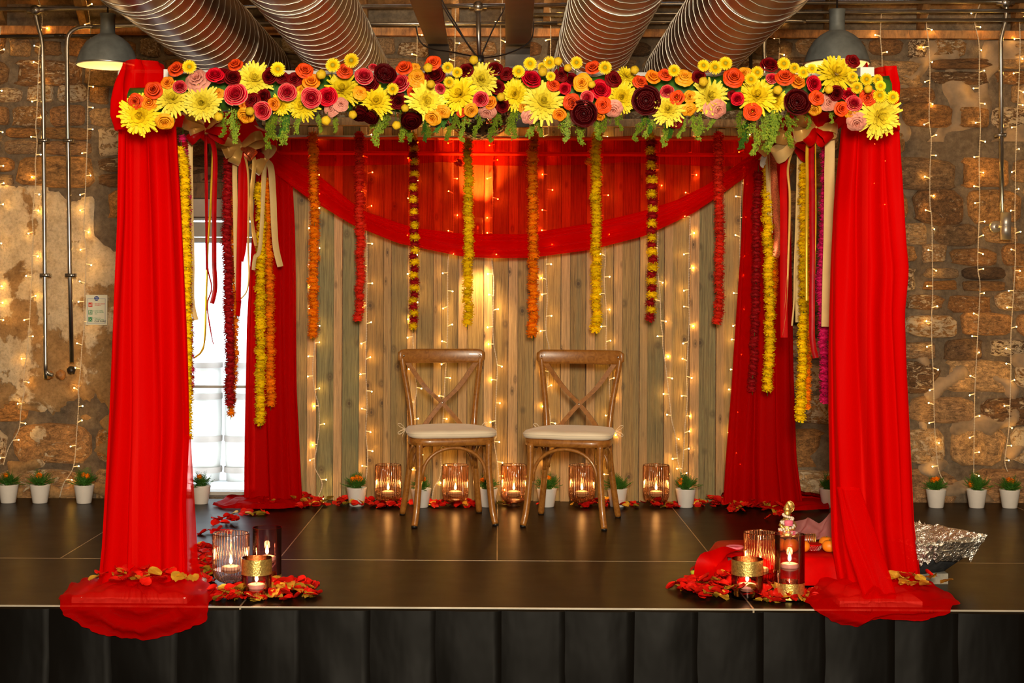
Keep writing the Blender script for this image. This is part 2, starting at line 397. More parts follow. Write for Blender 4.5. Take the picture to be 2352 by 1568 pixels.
def par(o, p):
    """parent, keeping world coordinates unless the parent's parts are built in its own frame"""
    o.parent = p
    if p.name in LOCALS: return
    if p.type == 'EMPTY': o.matrix_parent_inverse = Matrix.Translation(-Vector(p.location))
def tag(o, label, cat, group=None, kind=None):
    o['label'] = label; o['category'] = cat
    if group: o['group'] = group
    if kind: o['kind'] = kind
    return o
def struct(name, mb, mat, parent=None, smooth=False):
    o = link(name, mb.mesh(name, [mat] if mat else None, smooth), parent)
    if parent is None: o['kind'] = 'structure'
    return o
def sem(pts, y):
    """piecewise linear x at y; pts = [(x,y)...] sorted by y"""
    if y <= pts[0][1]: return pts[0][0]
    for (x0, y0), (x1, y1) in zip(pts, pts[1:]):
        if y <= y1:
            t = (y - y0) / (y1 - y0); return x0 + (x1 - x0) * t
    return pts[-1][0]
def smooth_poly(pts, n=6):
    """Catmull-Rom through points"""
    P = [Vector(p) for p in pts]; out = []
    for i in range(len(P) - 1):
        a, b, c, d = P[max(i - 1, 0)], P[i], P[i + 1], P[min(i + 2, len(P) - 1)]
        for k in range(n):
            t = k / n
            out.append(0.5 * ((2 * b) + (c - a) * t + (2 * a - 5 * b + 4 * c - d) * t * t + (3 * b - a - 3 * c + d) * t ** 3))
    out.append(P[-1]); return out
def fb(x, y=0.0, z=0.0): return mnoise.noise(Vector((x, y, z)))
# ============================================================ THE ROOM
Y0, YS, YB, YW = 5.815, 6.83, 8.80, 8.86      # stage front edge, seam, stage back, stone face
ZF = -0.62                                     # hall floor
mb = MB(); mb.box((-5, -2.5, ZF - .1), (5, 9.4, ZF)); struct('floor', mb, 'hall_floor')
mb = MB(); mb.box((-5.1, -2.5, ZF), (-5, 9.3, 5)); struct('wall_left', mb, 'room_wall')
mb = MB(); mb.box((5, -2.5, ZF), (5.1, 9.3, 5)); struct('wall_right', mb, 'room_wall')
mb = MB(); mb.box((-5.1, -2.6, ZF), (5.1, -2.5, 5)); struct('wall_front', mb, 'room_wall')
# wall of rubble stone at the back, with the opening of the glazed door in it
WX0, WX1, WZ1 = at(398, 500, YW).x, at(596, 500, YW).x, at(500, 500, YW).z
mb = MB()
ytop = 3.0
def wallseg(x0, x1, z0, z1):
    nx = max(2, int((x1 - x0) / .06)); nz = max(2, int((z1 - z0) / .06))
    def P(i, j):
        x = x0 + (x1 - x0) * i / (nx - 1); z = z0 + (z1 - z0) * j / (nz - 1)
        e = min(i, j, nx - 1 - i, nz - 1 - j)
        return Vector((x, YW + (0.012 * fb(x * 6, z * 6) if e > 0 else 0), z))
    mb.grid(P, nx, nz)
    mb.box((x0, YW + .02, z0), (x1, YW + .35, z1))
wallseg(-5, WX0, ZF, ytop); wallseg(WX1, 5, ZF, ytop); wallseg(WX0, WX1, WZ1, ytop); wallseg(WX0, WX1, ZF, 0.0)
wall = struct('wall_back', mb, 'mortar', smooth=True)

# --- stones
def stone_mesh(k):
    q = random.Random(100 + k); m = MB(); n = 14; pw = q.choice((.28, .38, .46, .6))
    wob = [1 + q.uniform(-.18, .06) for _ in range(n)]
    off = q.uniform(0, 99)
    def ring(s, y, jit):
        out = []
        for i in range(n):
            a = 2 * PI * (i + .5) / n
            cx, cz = math.cos(a), math.sin(a)
            x = abs(cx) ** pw * (1 if cx > 0 else -1); z = abs(cz) ** pw * (1 if cz > 0 else -1)
            out.append(Vector((x * .5 * s * wob[i], y + jit * fb(x * 2 + off, z * 2), z * .5 * s * wob[(i + 1) % n])))
        return out
    rs = [ring(.99, .5, 0), ring(1.0, -.12, .1), ring(.93, -.36, .2), ring(.7, -.5, .3), ring(.35, -.54, .35)]
    m.grid(lambda i, j: rs[j][i], n, len(rs), True, capt=True)
    return m.mesh('stone', ['stone'])
STONES = [stone_mesh(k) for k in range(14)]
def in_plaster(px, py):
    if px < 398: 
        e = 455 + 60 * fb(px * .013, 3.1) - (40 if px < 110 else 0) + (95 if 200 < px < 300 else 0)
        return e < py < 930 + 45 * fb(px * .02, 9.2)
    return False
def stone(px0, px1, py0, py1, dep):
    a = at(px0, py1, YW); b = at(px1, py0, YW)
    w_, h_ = b.x - a.x, b.z - a.z
    o = link('stone', R.choice(STONES), wall, ((a.x + b.x) / 2, YW + .005, (a.z + b.z) / 2), (R.uniform(-.02, .02), R.uniform(-.03, .03) + (PI if R.random() < .5 else 0), R.uniform(-.03, .03)), (w_, dep, h_))
cover = lambda px, py: (600 < px < 1705 and py > 300) or (398 < px < 600 and py > 455)
y = 88
while y < 1160:
    big = y > 800
    h_ = R.uniform(46, 84) if not big else R.uniform(66, 110)
    if y < 290: h_ = R.uniform(42, 66)
    x = -190 + R.uniform(-40, 0)
    while x < 2560:
        w_ = h_ * R.uniform(1.1, 2.7) if not big else h_ * R.uniform(1.2, 2.6)
        cxp, cyp = x + w_ / 2, y + h_ / 2
        if x > 2050 and y < 310 and R.random() < .35: x += w_; continue
        if not cover(cxp, cyp) and not in_plaster(cxp, cyp):
            g = R.uniform(1.2, 3.6)
            if not big and h_ > 52 and R.random() < .3:
                s_ = h_ * R.uniform(.42, .58)
                stone(x + g, x + w_ - g, y + g, y + s_ - g / 2, R.uniform(.05, .10)); stone(x + g, x + w_ - g, y + s_ + g / 2, y + h_ - g, R.uniform(.05, .10))
            else:
                stone(x + g, x + w_ - g, y + g + R.uniform(-7, 5), y + h_ - g + R.uniform(-5, 7), R.uniform(.05, .11) if not big else R.uniform(.035, .07))
        x += w_
    y += h_
# --- sheets of old limewashed plaster
def plaster(px0, px1, py0, py1, fn, step=7, name='plaster', mat='plaster'):
    m = MB(); nu = int((px1 - px0) / step) + 1; nv = int((py1 - py0) / step) + 1
    def P(i, j):
        px, py = px0 + i * step, py0 + j * step
        e = max(0, min(1, fn(px, py)))
        p = at(px, py, YW); d = .05 * (e * e * (3 - 2 * e)) - .02
        p.y = YW - d + .008 * fb(px * .02, py * .02) + .004 * fb(px * .09, py * .09); return p
    m.grid(P, nu, nv); link(name, m.mesh(name, [mat]), wall)
def f1(px, py):
    top = 455 + 60 * fb(px * .013, 3.1) + 10 * fb(px * .07, 1) - (40 if px < 110 else 0) + (95 if 215 < px < 300 else 0)
    bot = 940 + 45 * fb(px * .02, 9.2) + 14 * fb(px * .08, 5)
    return min((py - top) / 14, (bot - py) / 14, (402 - px) / 6)
plaster(-40, 405, 380, 1010, f1)
def f2(px, py):
    return 4 * (fb(px * .012, py * .014, 4) + .12) if 2050 < px and py < 330 else 0
plaster(2050, 2400, 95, 330, f2, mat='rough_render')
def f3(px, py): return 5 * (fb(px * .017, py * .02, 8) - .12)
plaster(2085, 2400, 800, 1155, f3, mat='rough_render'); plaster(-40, 400, 930, 1155, f3)

# --- timber above the wall: plate, roof boards, rafters
ztop = at(1145, 86, YW).z
zpl = at(1145, 68, YW).z
m = MB(); m.box((-5, YW - .05, ztop), (5, YW + .3, zpl)); t1 = struct('trim_1', m, 'orange_timber')
ceil_ = MB(); ceil_.box((-5.1, -2.6, 4.6), (5.1, 7.0, 4.7))
ceiling = struct('ceiling', ceil_, 'dark_timber')
sl = math.atan2(4.6 - zpl, YW + .15 - 6.9); ln = math.hypot(4.6 - zpl, YW + .15 - 6.9); nb = 17
bm_ = MB(); bm_.box((-5.1, 0, -.01), (5.1, ln / nb * .97, .012)); bme = bm_.mesh('board', ['dark_timber'], False)
for k in range(nb):
    t = (k) / nb
    link('board', bme, ceiling, (0, YW + .15 - t * (YW + .15 - 6.9), zpl + .02 + t * (4.6 - zpl)), (0 + (PI - sl), 0, 0))
bm_ = MB(); bm_.box((-.022, 0, -.0), (.022, ln, .11)); rme = bm_.mesh('rafter', ['dark_timber'], False)
for px in (8, 193, 418, 620, 838, 1047, 1256, 1470, 1690, 1900, 2113, 2330):
    link('rafter', rme, ceiling, (at(px, 30, YW).x, YW + .15, zpl + .02), ((PI - sl), 0, 0))

# --- timber cladding behind the stage: wide boards with battens over the joints
m = MB(); cx0, cx1 = at(604, 700, YB).x, at(1735, 700, YB).x
m.box((cx0, YB + .015, -.05), (cx1, YW - .005, at(1145, 290, YB).z)); clad = struct('wall_centre', m, 'dark_timber')
zt = at(1145, 292, YB).z
wide = []
for k in range(6):
    mm = MB(); q = random.Random(k)
    mm.box((-.5, -.010, 0), (.5, .010, 1)); wide.append(mm)
wme = [x.mesh('plank', ['plank'], False) for x in wide]; bme2 = [x.mesh('batten', ['batten'], False) for x in wide[:3]]
x = 610.0; k = 0
while x < 1730:
    wp = R.uniform(36, 42); bp = R.uniform(17, 22)
    xa, xb = at(x, 700, YB).x, at(x + wp - 1.6, 700, YB).x
    link('plank', R.choice(wme), clad, ((xa + xb) / 2, YB - .002 + R.uniform(-.003, .003), -.04), (0, 0, R.uniform(-.012, .012)), (xb - xa, 1, zt + .04))
    xa, xb = at(x + wp, 700, YB).x, at(x + wp + bp - 1.2, 700, YB).x
    link('batten', R.choice(bme2), clad, ((xa + xb) / 2, YB - .026, -.04), (0, 0, R.uniform(-.01, .01)), (xb - xa, 1, zt + .04 + R.uniform(-.01, 0)))
    x += wp + bp
m = MB(); m.box((cx0, YB - .07, zt), (cx1, YW, zt + .045)); link('capping_rail', m.mesh('capping_rail', ['batten'], False), clad)

# --- glazed door to the yard
wn = bpy.data.objects.new('window_1', None); COL.objects.link(wn); wn['kind'] = 'structure'; wn.location = ((WX0 + WX1) / 2, YW + .12, 0)
yj = YW + .1
m = MB(); fw = .035
zb = 0.0; zhead = at(500, 558, YW + .1).z; zbar = at(500, 888, YW + .1).z
m.box((WX0, yj, zb), (WX0 + fw, yj + .05, WZ1)); m.box((WX1 - fw, yj, zb), (WX1, yj + .05, WZ1))
m.box((WX0, yj, zhead), (WX1, yj + .05, zhead + .03)); m.box((WX0, yj, zbar - .008), (WX1, yj + .04, zbar + .008)); m.box((WX0, yj, zb), (WX1, yj + .05, zb + .02))
link('window_frame', m.mesh('window_frame', ['frame_grey'], False), wn)
m = MB(); m.box((WX0 + fw, yj + .02, zb + .02), (WX1 - fw, yj + .026, zhead)); link('pane', m.mesh('pane', ['window_glass'], False), wn)
m = MB()
za, zb2 = at(500, 505, YW).z, at(500, 556, YW).z
m.box((WX0, YW + .02, za), (WX1, YW + .09, WZ1)); m.box((WX0, YW + .03, zb2 + .035), (WX1, YW + .08, za - .012)); m.box((WX0, YW + .02, zb2), (WX1, YW + .09, zb2 + .028))
link('blind_cassette', m.mesh('blind_cassette', ['frame_grey'], False), wn)
for k, (pa, pb, mt) in enumerate(((385, 418, 'dark_timber'), (421, 455, 'dark_timber'), (459, 498, 'outside_wood'))):
    m = MB(); a = at(392, pb, YW); b = at(606, pa, YW); m.box((a.x, YW - .03 - .01 * k, a.z), (b.x, YW + .05, b.z)); link('lintel', m.mesh('lintel', [mt], False), wall)
# --- the yard outside: paving, a pale board fence, two casks
m = MB(); m.box((-9, 9.25, -.3), (4, 16, -.12)); yard = struct('trim_2', m, 'outside_ground')
fen = thing('board_fence', 'pale sunlit board fence in the yard seen through the glazed door', 'fence', (-2.6, 13, -.12))
bm_ = MB(); bm_.box((-3, -.015, 0), (3, .015, .185)); fme = bm_.mesh('board', ['outside_white'], False)
for k in range(17): link('board', fme, fen, (-2.6, 13, -.12 + k * .18))
for px, wpx, lab in ((470, 80, 'pale wooden cask standing in the yard, left one behind the door glass'), (548, 66, 'pale wooden cask standing in the yard, right one behind the door glass')):
    c = at(px, 1100, 10.6); t = thing('cask', lab, 'cask', (c.x, 10.6, -.12)); r = wpx / 2 / F * 10.6
    m = MB(); m.lathe([(r * .85, 0), (r * .95, .2), (r, .45), (r * .95, .7), (r * .85, .9)], (c.x, 10.6, -.12), 20, capt=True); link('stave_body', m.mesh('stave_body', ['outside_white']), t)
    m = MB()
    for z in (.08, .3, .6, .82): m.lathe([(r * 1.01, z - .02), (r * 1.02, z), (r * 1.01, z + .02)], (c.x, 10.6, -.12), 20, capb=False)
    link('hoop', m.mesh('hoop', ['outside_wood']), t)

# ============================================================ STAGE
m = MB(); m.box((-4.2, Y0 + .05, ZF), (4.2, YB, -.035)); stage = struct('trim_3', m, 'dark_steel')
stage.name = 'stage_floor'
def deck(x0, x1, y0, y1):
    m = MB(); g = .0035; m.box((x0 + g, y0 + g, -.035), (x1 - g, y1 - g, 0)); link('deck_panel', m.mesh('deck_panel', ['deck'], False), stage)
for x in (-4, -2, 0, 2): 
    deck(x - 1 + (0 if True else 0), x + 1, Y0, YS)
deck(3, 4.2, Y0, YS); deck(-4.2, -5 + .0 + 0, Y0, YS) if False else None
for x in range(-4, 4): deck(x, x + 1, YS, YB)
m = MB()
for x in (-3, -1, 1, 3): m.box((x - .0033, Y0, -.02), (x + .0033, YS, .0004))
for x in range(-3, 4): m.box((x - .0025, YS, -.02), (x + .0025, YB, .0004))
m.box((-4.2, YS - .003, -.02), (4.2, YS + .003, .0006))
link('seam_strip', m.mesh('seam_strip', ['seam_strip'], False), stage)
m = MB(); m.box((-4.2, Y0 - .003, -.0055), (4.2, Y0 + .002, .0012)); link('edge_profile', m.mesh('edge_profile', ['edge_strip'], False), stage)
# black satin skirt, one box pleat after another
sk = thing('stage_skirt', 'black satin skirt hanging in flat pleats from the front edge of the stage', 'stage skirt', (0, Y0, ZF))
edges = [-180, -30, 115, 255, 410, 552, 690, 845, 1000, 1145, 1295, 1450, 1600, 1745, 1890, 2045, 2195, 2345, 2500]
for k, (a, b) in enumerate(zip(edges, edges[1:])):
    xa, xb = at(a, 1400, Y0).x, at(b, 1400, Y0).x; m = MB(); nu, nv = 16, 14
    def P(i, j):
        u = i / (nu - 1); v = j / (nv - 1)
        x = xa + (xb + .012 - xa) * u; z = -.0075 + (ZF + .01) * v
        y = Y0 - .022 - .010 * math.sin(PI * min(1, u * 1.1)) * (1 - .3 * v) + .004 * (k % 2) + .02 * v * fb(u * 2.2 + k * 5.3, v * 2.5) - .012 * u + .01
        if u > .96: y += .014
        return Vector((x, y - .012, z))
    m.grid(P, nu, nv); link('pleat', m.mesh('pleat', ['satin_black']), sk)
# ============================================================ THE CANOPY FRAME
ZT, ZL = 2.125, 2.035
FXL, FXR = at(305, 700, 6.12).x, at(1993, 700, 6.12).x
BXL, BXR = at(628, 700, 8.58).x, at(1752, 700, 8.58).x
YFp, YBp = 6.12, 8.60
fr = thing('wedding_canopy', 'white ladder-truss frame of the wedding canopy, showing pink through the red cloth', 'canopy frame', (0, 7.2, 0))
def truss(a, b, other, t=.006, rungs=None):
    """two parallel tubes a->b, the second offset by other, joined by rungs"""
    m = MB(); a, b, o = Vector(a), Vector(b), Vector(other)
    m.tube([a, b], t * 1.2, 4); m.tube([a + o, b + o], t * 1.2, 4)
    n = rungs or max(2, int((b - a).length / .5))
    for k in range(n + 1):
        p = a.lerp(b, k / n); m.tube([p, p + o], t, 4)
    return m
off = Vector((0, 0, ZL - ZT))
for a, b, nm in (((FXL - .06, YFp, ZT), (FXR + .06, YFp, ZT), 'beam'), ((BXL, YBp, ZT - .012), (BXR, YBp, ZT - .012), 'beam'), ((FXL, YFp, ZT), (BXL, YBp, ZT), 'beam'), ((FXR, YFp, ZT), (BXR, YBp, ZT), 'beam')):
    link(nm, truss(a, b, off, .0095 if a[1] == b[1] == YBp else .006, 3 if a[1] == b[1] == YBp else None).mesh(nm, ['white_metal'], False), fr)
for x, y, s in ((FXL, YFp, 1), (FXR, YFp, -1), (BXL, YBp, 1), (BXR, YBp, -1)):
    m = MB(); yo = .065 if y < 7 else 0; m.box((x - .012, y + yo - .012, .02), (x + .012, y + yo + .012, ZT)); link('post', m.mesh('post', ['white_metal'], False), fr)
for x0, x1, yy in ((at(165, 1390, 5.86).x, at(430, 1390, 5.86).x, 5.855), (at(1928, 1390, 5.86).x, at(2118, 1390, 5.86).x, 5.855)):
    m = MB(); m.box((x0, yy, .001), (x1, yy + .42, .024)); link('base_plate', m.mesh('base_plate', ['white_metal'], False), fr)
m = MB(); a = at(1975, 157, 6.0); m.box((a.x, 5.99, 2.100), (a.x + .055, 6.15, 2.138)); m.box((at(378, 0, 6).x, 5.99, 2.07), (at(388, 0, 6).x, 6.15, 2.115)); link('end_cap', m.mesh('end_cap', ['white_metal'], False), fr)

# ============================================================ RED DRAPES
def drape_tube(name, L, Rr, y0, y1, d, thick, nf, amp, mat, parent, nu=110, nv=44, seed=0, dd=0.0, flare=0.0):
    m = MB()
    def P(i, j):
        v = j / (nv - 1); py = y0 + (y1 - y0) * v
        xl, xr = sem(L, py), sem(Rr, py)
        a = at(xl, py, d); b = at(xr, py, d); c = (a + b) / 2; rx = (b.x - a.x) / 2
        th = 2 * PI * i / nu
        fo = math.sin(nf * th + seed + 1.1 * math.sin(v * 2.2 + seed)) + .6 * math.sin((nf * 1.7 // 1) * th + seed * 2.1 + v * 1.3) + .9 * fb(math.cos(th) * 2.6 + seed, math.sin(th) * 2.6, v * 1.4)
        am = amp * (.55 + .6 * v)
        r_ = 1 + am / max(rx, .05) * fo * (.55 + .45 * abs(math.sin(th)))
        cx = math.cos(th); sy = math.sin(th)
        edge = 1 - .75 * abs(cx) ** 4
        x = c.x + rx * cx * (1 + (r_ - 1) * .35 * edge) + .012 * math.sin(nf * th + v * 3 + seed) * edge
        y = d + dd * v - thick * (1 + flare * v) * sy - am * fo * abs(sy) ** .5 * (1 if sy > 0 else -1) + .012 * fb(v * 3 + seed, th)
        return Vector((x, y, c.z))
    m.grid(P, nu, nv, True)
    return link(name, m.mesh(name, [mat]), parent)
def pmap(px, py):
    """a pixel on the stage, on its front face, or up against the wall"""
    dy = (py - CY) - ROLL * (px - CX)
    d = F * H / dy
    if d < Y0 - .01: return at(px, py, Y0 - .045), 1
    if d > 8.66: return at(px, py, 8.66), 2
    return at(px, py, d), 0
def pool(name, outline, c, h, mat, parent, seed=0, nr=34, nth=150, wr=.020):
    m = MB(); n = len(outline); cum = [0]
    for k in range(n): cum.append(cum[-1] + math.dist(outline[k], outline[(k + 1) % n]))
    def out(t):
        t = (t % 1) * cum[-1]
        for k in range(n):
            if t <= cum[k + 1]:
                f = (t - cum[k]) / (cum[k + 1] - cum[k]); a, b = outline[k], outline[(k + 1) % n]
                return a[0] + (b[0] - a[0]) * f, a[1] + (b[1] - a[1]) * f
        return outline[0]
    def P(i, j):
        s = j / (nr - 1); ox, oy = out(i / nth)
        s2 = s * (1 + (.04 * fb(i * .35 + seed, 2) if s > .5 else 0))
        px, py = c[0] + (ox - c[0]) * s2, c[1] + (oy - c[1]) * s2
        p, side = pmap(px, py)
        th = 2 * PI * i / nth
        wv = fb(px * .022 + seed, py * .06, seed) + .8 * abs(math.sin(s * 8 + 2.5 * fb(math.cos(th) * 1.8, math.sin(th) * 1.8, seed) + 1.2 * fb(px * .03, seed, py * .05))) - .3
        if side == 1: p.y += -.016 + .020 * math.sin(s * 15 + 2.2 * fb(px * .007, seed) + 1.2 * fb(px * .02, py * .02, seed)) + .008 * wv - .01 * s
        else: p.z += .006 + h * (1 - s) ** 1.2 + wr * (.8 + wv) * (1 if s < .97 else .2)
        if side == 0 and p.y < Y0 + .42 and s < .93: p.z = max(p.z, .030 + .006 * wv)
        if side == 0 and p.y < Y0 + .03: p.z = max(.004, p.z * .5)
        return p
    m.grid(P, nth, nr, True, capb=True)
    return link(name, m.mesh(name, [mat]), parent)
# --- front left column
t = thing('column_drape', 'bright red chiffon drape on the front left post, its hem hanging over the stage edge', 'drape', (FXL, YFp, 0))
L = [(276, 285), (272, 500), (262, 700), (255, 900), (245, 1100), (238, 1250), (228, 1352)]
Rr = [(402, 285), (410, 430), (418, 600), (425, 750), (431, 900), (433, 1000), (426, 1150), (432, 1352)]
drape_tube('drape_panel', L, Rr, 285, 1358, 6.20, .07, 8, .026, 'red_chiffon', t, seed=1.3, flare=.25, dd=-.01)
m = MB()
def P(i, j):
    v = j / 29; py = 1000 + 352 * v; x0 = 418; x1 = sem([(438, 1000), (447, 1150), (455, 1290), (472, 1355)], py)
    p = at(x0 + (x1 - x0) * i / 7, py, 6.2 + .03 * math.sin(i * .9 + v * 2)); return p
m.grid(P, 8, 30); link('drape_flap', m.mesh('drape_flap', ['red_organza']), t)
pool('drape_hem', [(132, 1380), (160, 1356), (185, 1346), (230, 1340), (330, 1336), (440, 1334), (470, 1348), (500, 1372), (482, 1386), (474, 1425), (400, 1455), (340, 1468), (270, 1462), (200, 1440), (155, 1412)], (315, 1368), .035, 'red_organza', t, 2.2)
drape_tube('drape_knot', [(285, 150), (272, 190), (262, 235), (260, 268), (268, 300)], [(372, 150), (384, 165), (382, 200), (385, 250), (395, 300)], 146, 302, 6.06, .10, 6, .022, 'red_chiffon', t, 80, 24, 4.4)
# --- front right column
t = thing('column_drape', 'bright red chiffon drape on the front right post in front of the foil-covered bowl', 'drape', (FXR, YFp, 0))
L = [(1935, 285), (1918, 450), (1911, 600), (1907, 800), (1908, 950), (1912, 1100), (1918, 1250), (1935, 1360)]
Rr = [(2060, 285), (2070, 420), (2080, 560), (2087, 620), (2078, 720), (2083, 850), (2090, 1000), (2098, 1200), (2116, 1360)]
drape_tube('drape_panel', L, Rr, 285, 1362, 6.20, .08, 7, .034, 'red_chiffon', t, seed=3.7, flare=.3, dd=-.01)
pool('drape_hem', [(1849, 1388), (1869, 1399), (1926, 1433), (1952, 1435), (1968, 1440), (2001, 1422), (2048, 1419), (2122, 1421), (2173, 1407), (2184, 1400), (2205, 1391), (2175, 1371), (2143, 1356), (2116, 1348), (2020, 1340), (1930, 1335), (1888, 1337), (1869, 1360)], (2020, 1372), .05, 'red_organza', t, 7.7)
drape_tube('drape_fold', [(1922, 1120), (1934, 1240), (1962, 1350), (1962, 1440)], [(1975, 1120), (2010, 1250), (2035, 1350), (1984, 1440)], 1120, 1384, 6.07, .020, 3, .010, 'red_organza', t, 40, 30, 5.5, dd=-.17)
drape_tube('drape_knot', [(1940, 200), (2010, 160), (2014, 200), (1990, 300)][1:], [(2050, 158), (2056, 200), (2064, 300)], 158, 300, 6.08, .09, 5, .012, 'red_chiffon', t, 70, 24, 8.4)
# --- back columns
t = thing('column_drape', 'dark red chiffon drape on the back left post beside the glazed door', 'drape', (BXL, YBp, 0))
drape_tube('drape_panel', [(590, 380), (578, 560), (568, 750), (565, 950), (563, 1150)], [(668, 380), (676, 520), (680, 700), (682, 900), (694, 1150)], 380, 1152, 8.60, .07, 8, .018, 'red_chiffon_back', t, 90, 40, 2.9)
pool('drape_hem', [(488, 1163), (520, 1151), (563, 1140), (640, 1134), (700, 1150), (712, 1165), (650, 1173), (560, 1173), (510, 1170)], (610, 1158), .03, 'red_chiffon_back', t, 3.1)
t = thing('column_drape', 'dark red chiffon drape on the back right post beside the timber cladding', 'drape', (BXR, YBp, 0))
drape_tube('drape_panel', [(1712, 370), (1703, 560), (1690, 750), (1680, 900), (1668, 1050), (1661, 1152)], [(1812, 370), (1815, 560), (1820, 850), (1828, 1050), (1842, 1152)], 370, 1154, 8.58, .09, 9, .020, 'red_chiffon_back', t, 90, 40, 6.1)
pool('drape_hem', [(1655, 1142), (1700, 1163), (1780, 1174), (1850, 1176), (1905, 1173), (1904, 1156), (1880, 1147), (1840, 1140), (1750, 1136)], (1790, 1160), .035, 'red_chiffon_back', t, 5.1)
# --- sagging swag across the back
low = [(600, 372), (635, 401), (705, 453), (810, 517), (916, 559), (1056, 588), (1130, 593), (1220, 592), (1360, 573), (1483, 541), (1588, 492), (1641, 457), (1711, 408), (1765, 336)]
upp = [(600, 330), (631, 346), (740, 408), (810, 467), (845, 488), (950, 523), (1056, 536), (1200, 538), (1360, 512), (1465, 488), (1553, 460), (1623, 425), (1746, 341), (1765, 316)]
def cy_(tab, x): return sem([(b, a) for a, b in tab], x)
SW = 8.50
t = thing('canopy_swag', 'sheer red cloth sagging in a half-moon from the back beam of the canopy', 'drape', (0, SW, 2.1))
m = MB(); nu, nv = 90, 24
def P(i, j):
    u = i / (nu - 1); v = j / (nv - 1); px = 612 + 1146 * u
    a = 315 - 3 * u + 1.5 * math.sin(u * 40); b = cy_(low, px) - 12
    return at(px, a + max(3, b - a) * v, SW + .02 * math.sin(u * 21 + v * 3) * v + .03 * v)
m.grid(P, nu, nv); link('sheer_panel', m.mesh('sheer_panel', ['red_sheer']), t)
m = MB()
def P(i, j):
    u = i / (nu - 1); v = j / 9; px = 640 + 1090 * u
    b = 372 + 9 * abs(math.sin(u * PI * 2.6 + .35)) + 3 * fb(u * 8)
    return at(px, 322 + (b - 322) * v, SW + .055 + .01 * math.sin(u * 33 + v))
m.grid(P, nu, 10); link('valance', m.mesh('valance', ['red_sheer']), t)
m = MB(); nn = 30
def P(i, j):
    u = j / (nu - 1); px = 606 + 1156 * u; a, b = cy_(upp, px), cy_(low, px)
    th = 2 * PI * i / nn; mid = (a + b) / 2; hh = max(9, (b - a) / 2)
    fo = .16 * math.sin(th * 5 + u * 2.5) + .10 * math.sin(th * 9 - u * 4) + .2 * fb(u * 5, math.cos(th), math.sin(th))
    return at(px, mid + hh * math.cos(th), SW - .012 - .028 * math.sin(th) * (1 + fo * 3))
m.grid(P, nn, nu, True); link('gathered_hem', m.mesh('gathered_hem', ['red_organza']), t)
for side, xa, xb in (('left', FXL, BXL), ('right', FXR, BXR)):
    t = thing('beam_drape', 'red chiffon bunched along the %s side beam of the canopy behind the ribbon bows' % side, 'drape', ((xa + xb) / 2, 7.2, 2.07))
    pts = []; rr = []; m = MB(); nn = 40
    for k in range(60):
        u = k / 59; x = xa + (xb - xa) * u; pts.append(Vector((x + .02 * fb(u * 6, 3), 6.16 + 2.44 * u, 2.072 - .02 * abs(math.sin(u * 9)) - .05 * max(0, u - .9) * 10))); rr.append(Vector((.088 + .018 * math.sin(u * 19) + .02 * fb(u * 7, 8), 0, 0)))
    def P(i, j):
        c = pts[j]; r = rr[j].x; th = 2 * PI * i / nn
        k = 1 + .16 * math.sin(5 * th + j * .22) + .35 * fb(j * .16, math.cos(th) * 1.5, math.sin(th) * 1.5) + .10 * math.sin(j * .8 + th)
        return c + Vector((0, math.cos(th), 0)) * r * .7 * k + Vector((0, 0, math.sin(th))) * r * k
    m.grid(P, nn, len(pts), True, capb=True, capt=True); link('gathered_cloth', m.mesh('gathered_cloth', ['red_chiffon']), t)

# ============================================================ RIBBON BOWS
def strip(m, pts, w, wd=(1, 0, 0), twist=0.0, wave=0.0, seg=6):
    P_ = smooth_poly(pts, seg) if len(pts) > 2 else [Vector(p) for p in pts]; n = len(P_); wd = Vector(wd)
    def P(i, j):
        t = (P_[min(j + 1, n - 1)] - P_[max(j - 1, 0)]).normalized()
        a = (wd - t * wd.dot(t)).normalized(); q = Matrix.Rotation(twist * j / n + wave * fb(j * .25, w * 99), 3, t)
        return P_[j] + (q @ a) * (i / 3 - .5) * w + Vector((0, .004 * math.cos((i / 3 - .5) * PI), 0))
    m.grid(P, 4, n)
def bow(label, c, d, loops, tails, knot='gold_ribbon'):
    C_ = at(c[0], c[1], d - .16); t = thing('ribbon_bow', label, 'ribbon bow', C_)
    for k, (ang, ln_, wd_, mat) in enumerate(loops):
        m = MB(); a = math.radians(ang); dr = Vector((math.cos(a), 0, math.sin(a))); nr = Vector((-dr.z, 0, dr.x))
        pts = smooth_poly([C_ + dr * ln_ * x + nr * ln_ * (.10 * y_) + Vector((0, -.03 - .05 * z_, 0)) for x, y_, z_ in ((0, 0, 0.1), (.35, -1.2, -.1), (.8, -1.6, -.1), (1.03, -.6, .35), (.98, .8, .8), (.7, 1.2, 1.15), (.32, .6, .9), (0, 0, .5))], 5); n = len(pts)
        def P(i, j):
            w2 = wd_ * 1.35 * (.30 + .70 * math.sin(PI * min(1, max(0, .08 + .84 * j / (n - 1))))) * (1 + .1 * fb(j * .4, ang))
            return pts[j] + (nr + Vector((0, .45, 0))).normalized() * w2 * (i / 4 - .5) + Vector((0, -.007 * math.sin(i * PI / 4), 0))
        m.grid(P, 5, n); link('loop', m.mesh('loop', [mat]), t)
    m = MB(); m.sphere(C_ + Vector((0, -.05, 0)), .020, 12, 8, (1, .8, 1.1)); link('knot', m.mesh('knot', [knot]), t)
    for path, wpx, mat, tw in tails:
        m = MB(); pts = [C_ + Vector((0, -.045, 0))] + [at(x, y, d - .14 + .10 * min(1, (y - path[0][1]) / 200) + .012 * fb(x, y * .1)) for x, y in path]
        if wpx > 7 or True: strip(m, pts, wpx / F * d, (1, 0, 0), tw, .55 if abs(tw) > .5 else .12, 8)
        link('tail', m.mesh('tail', [mat]), t)
    return t
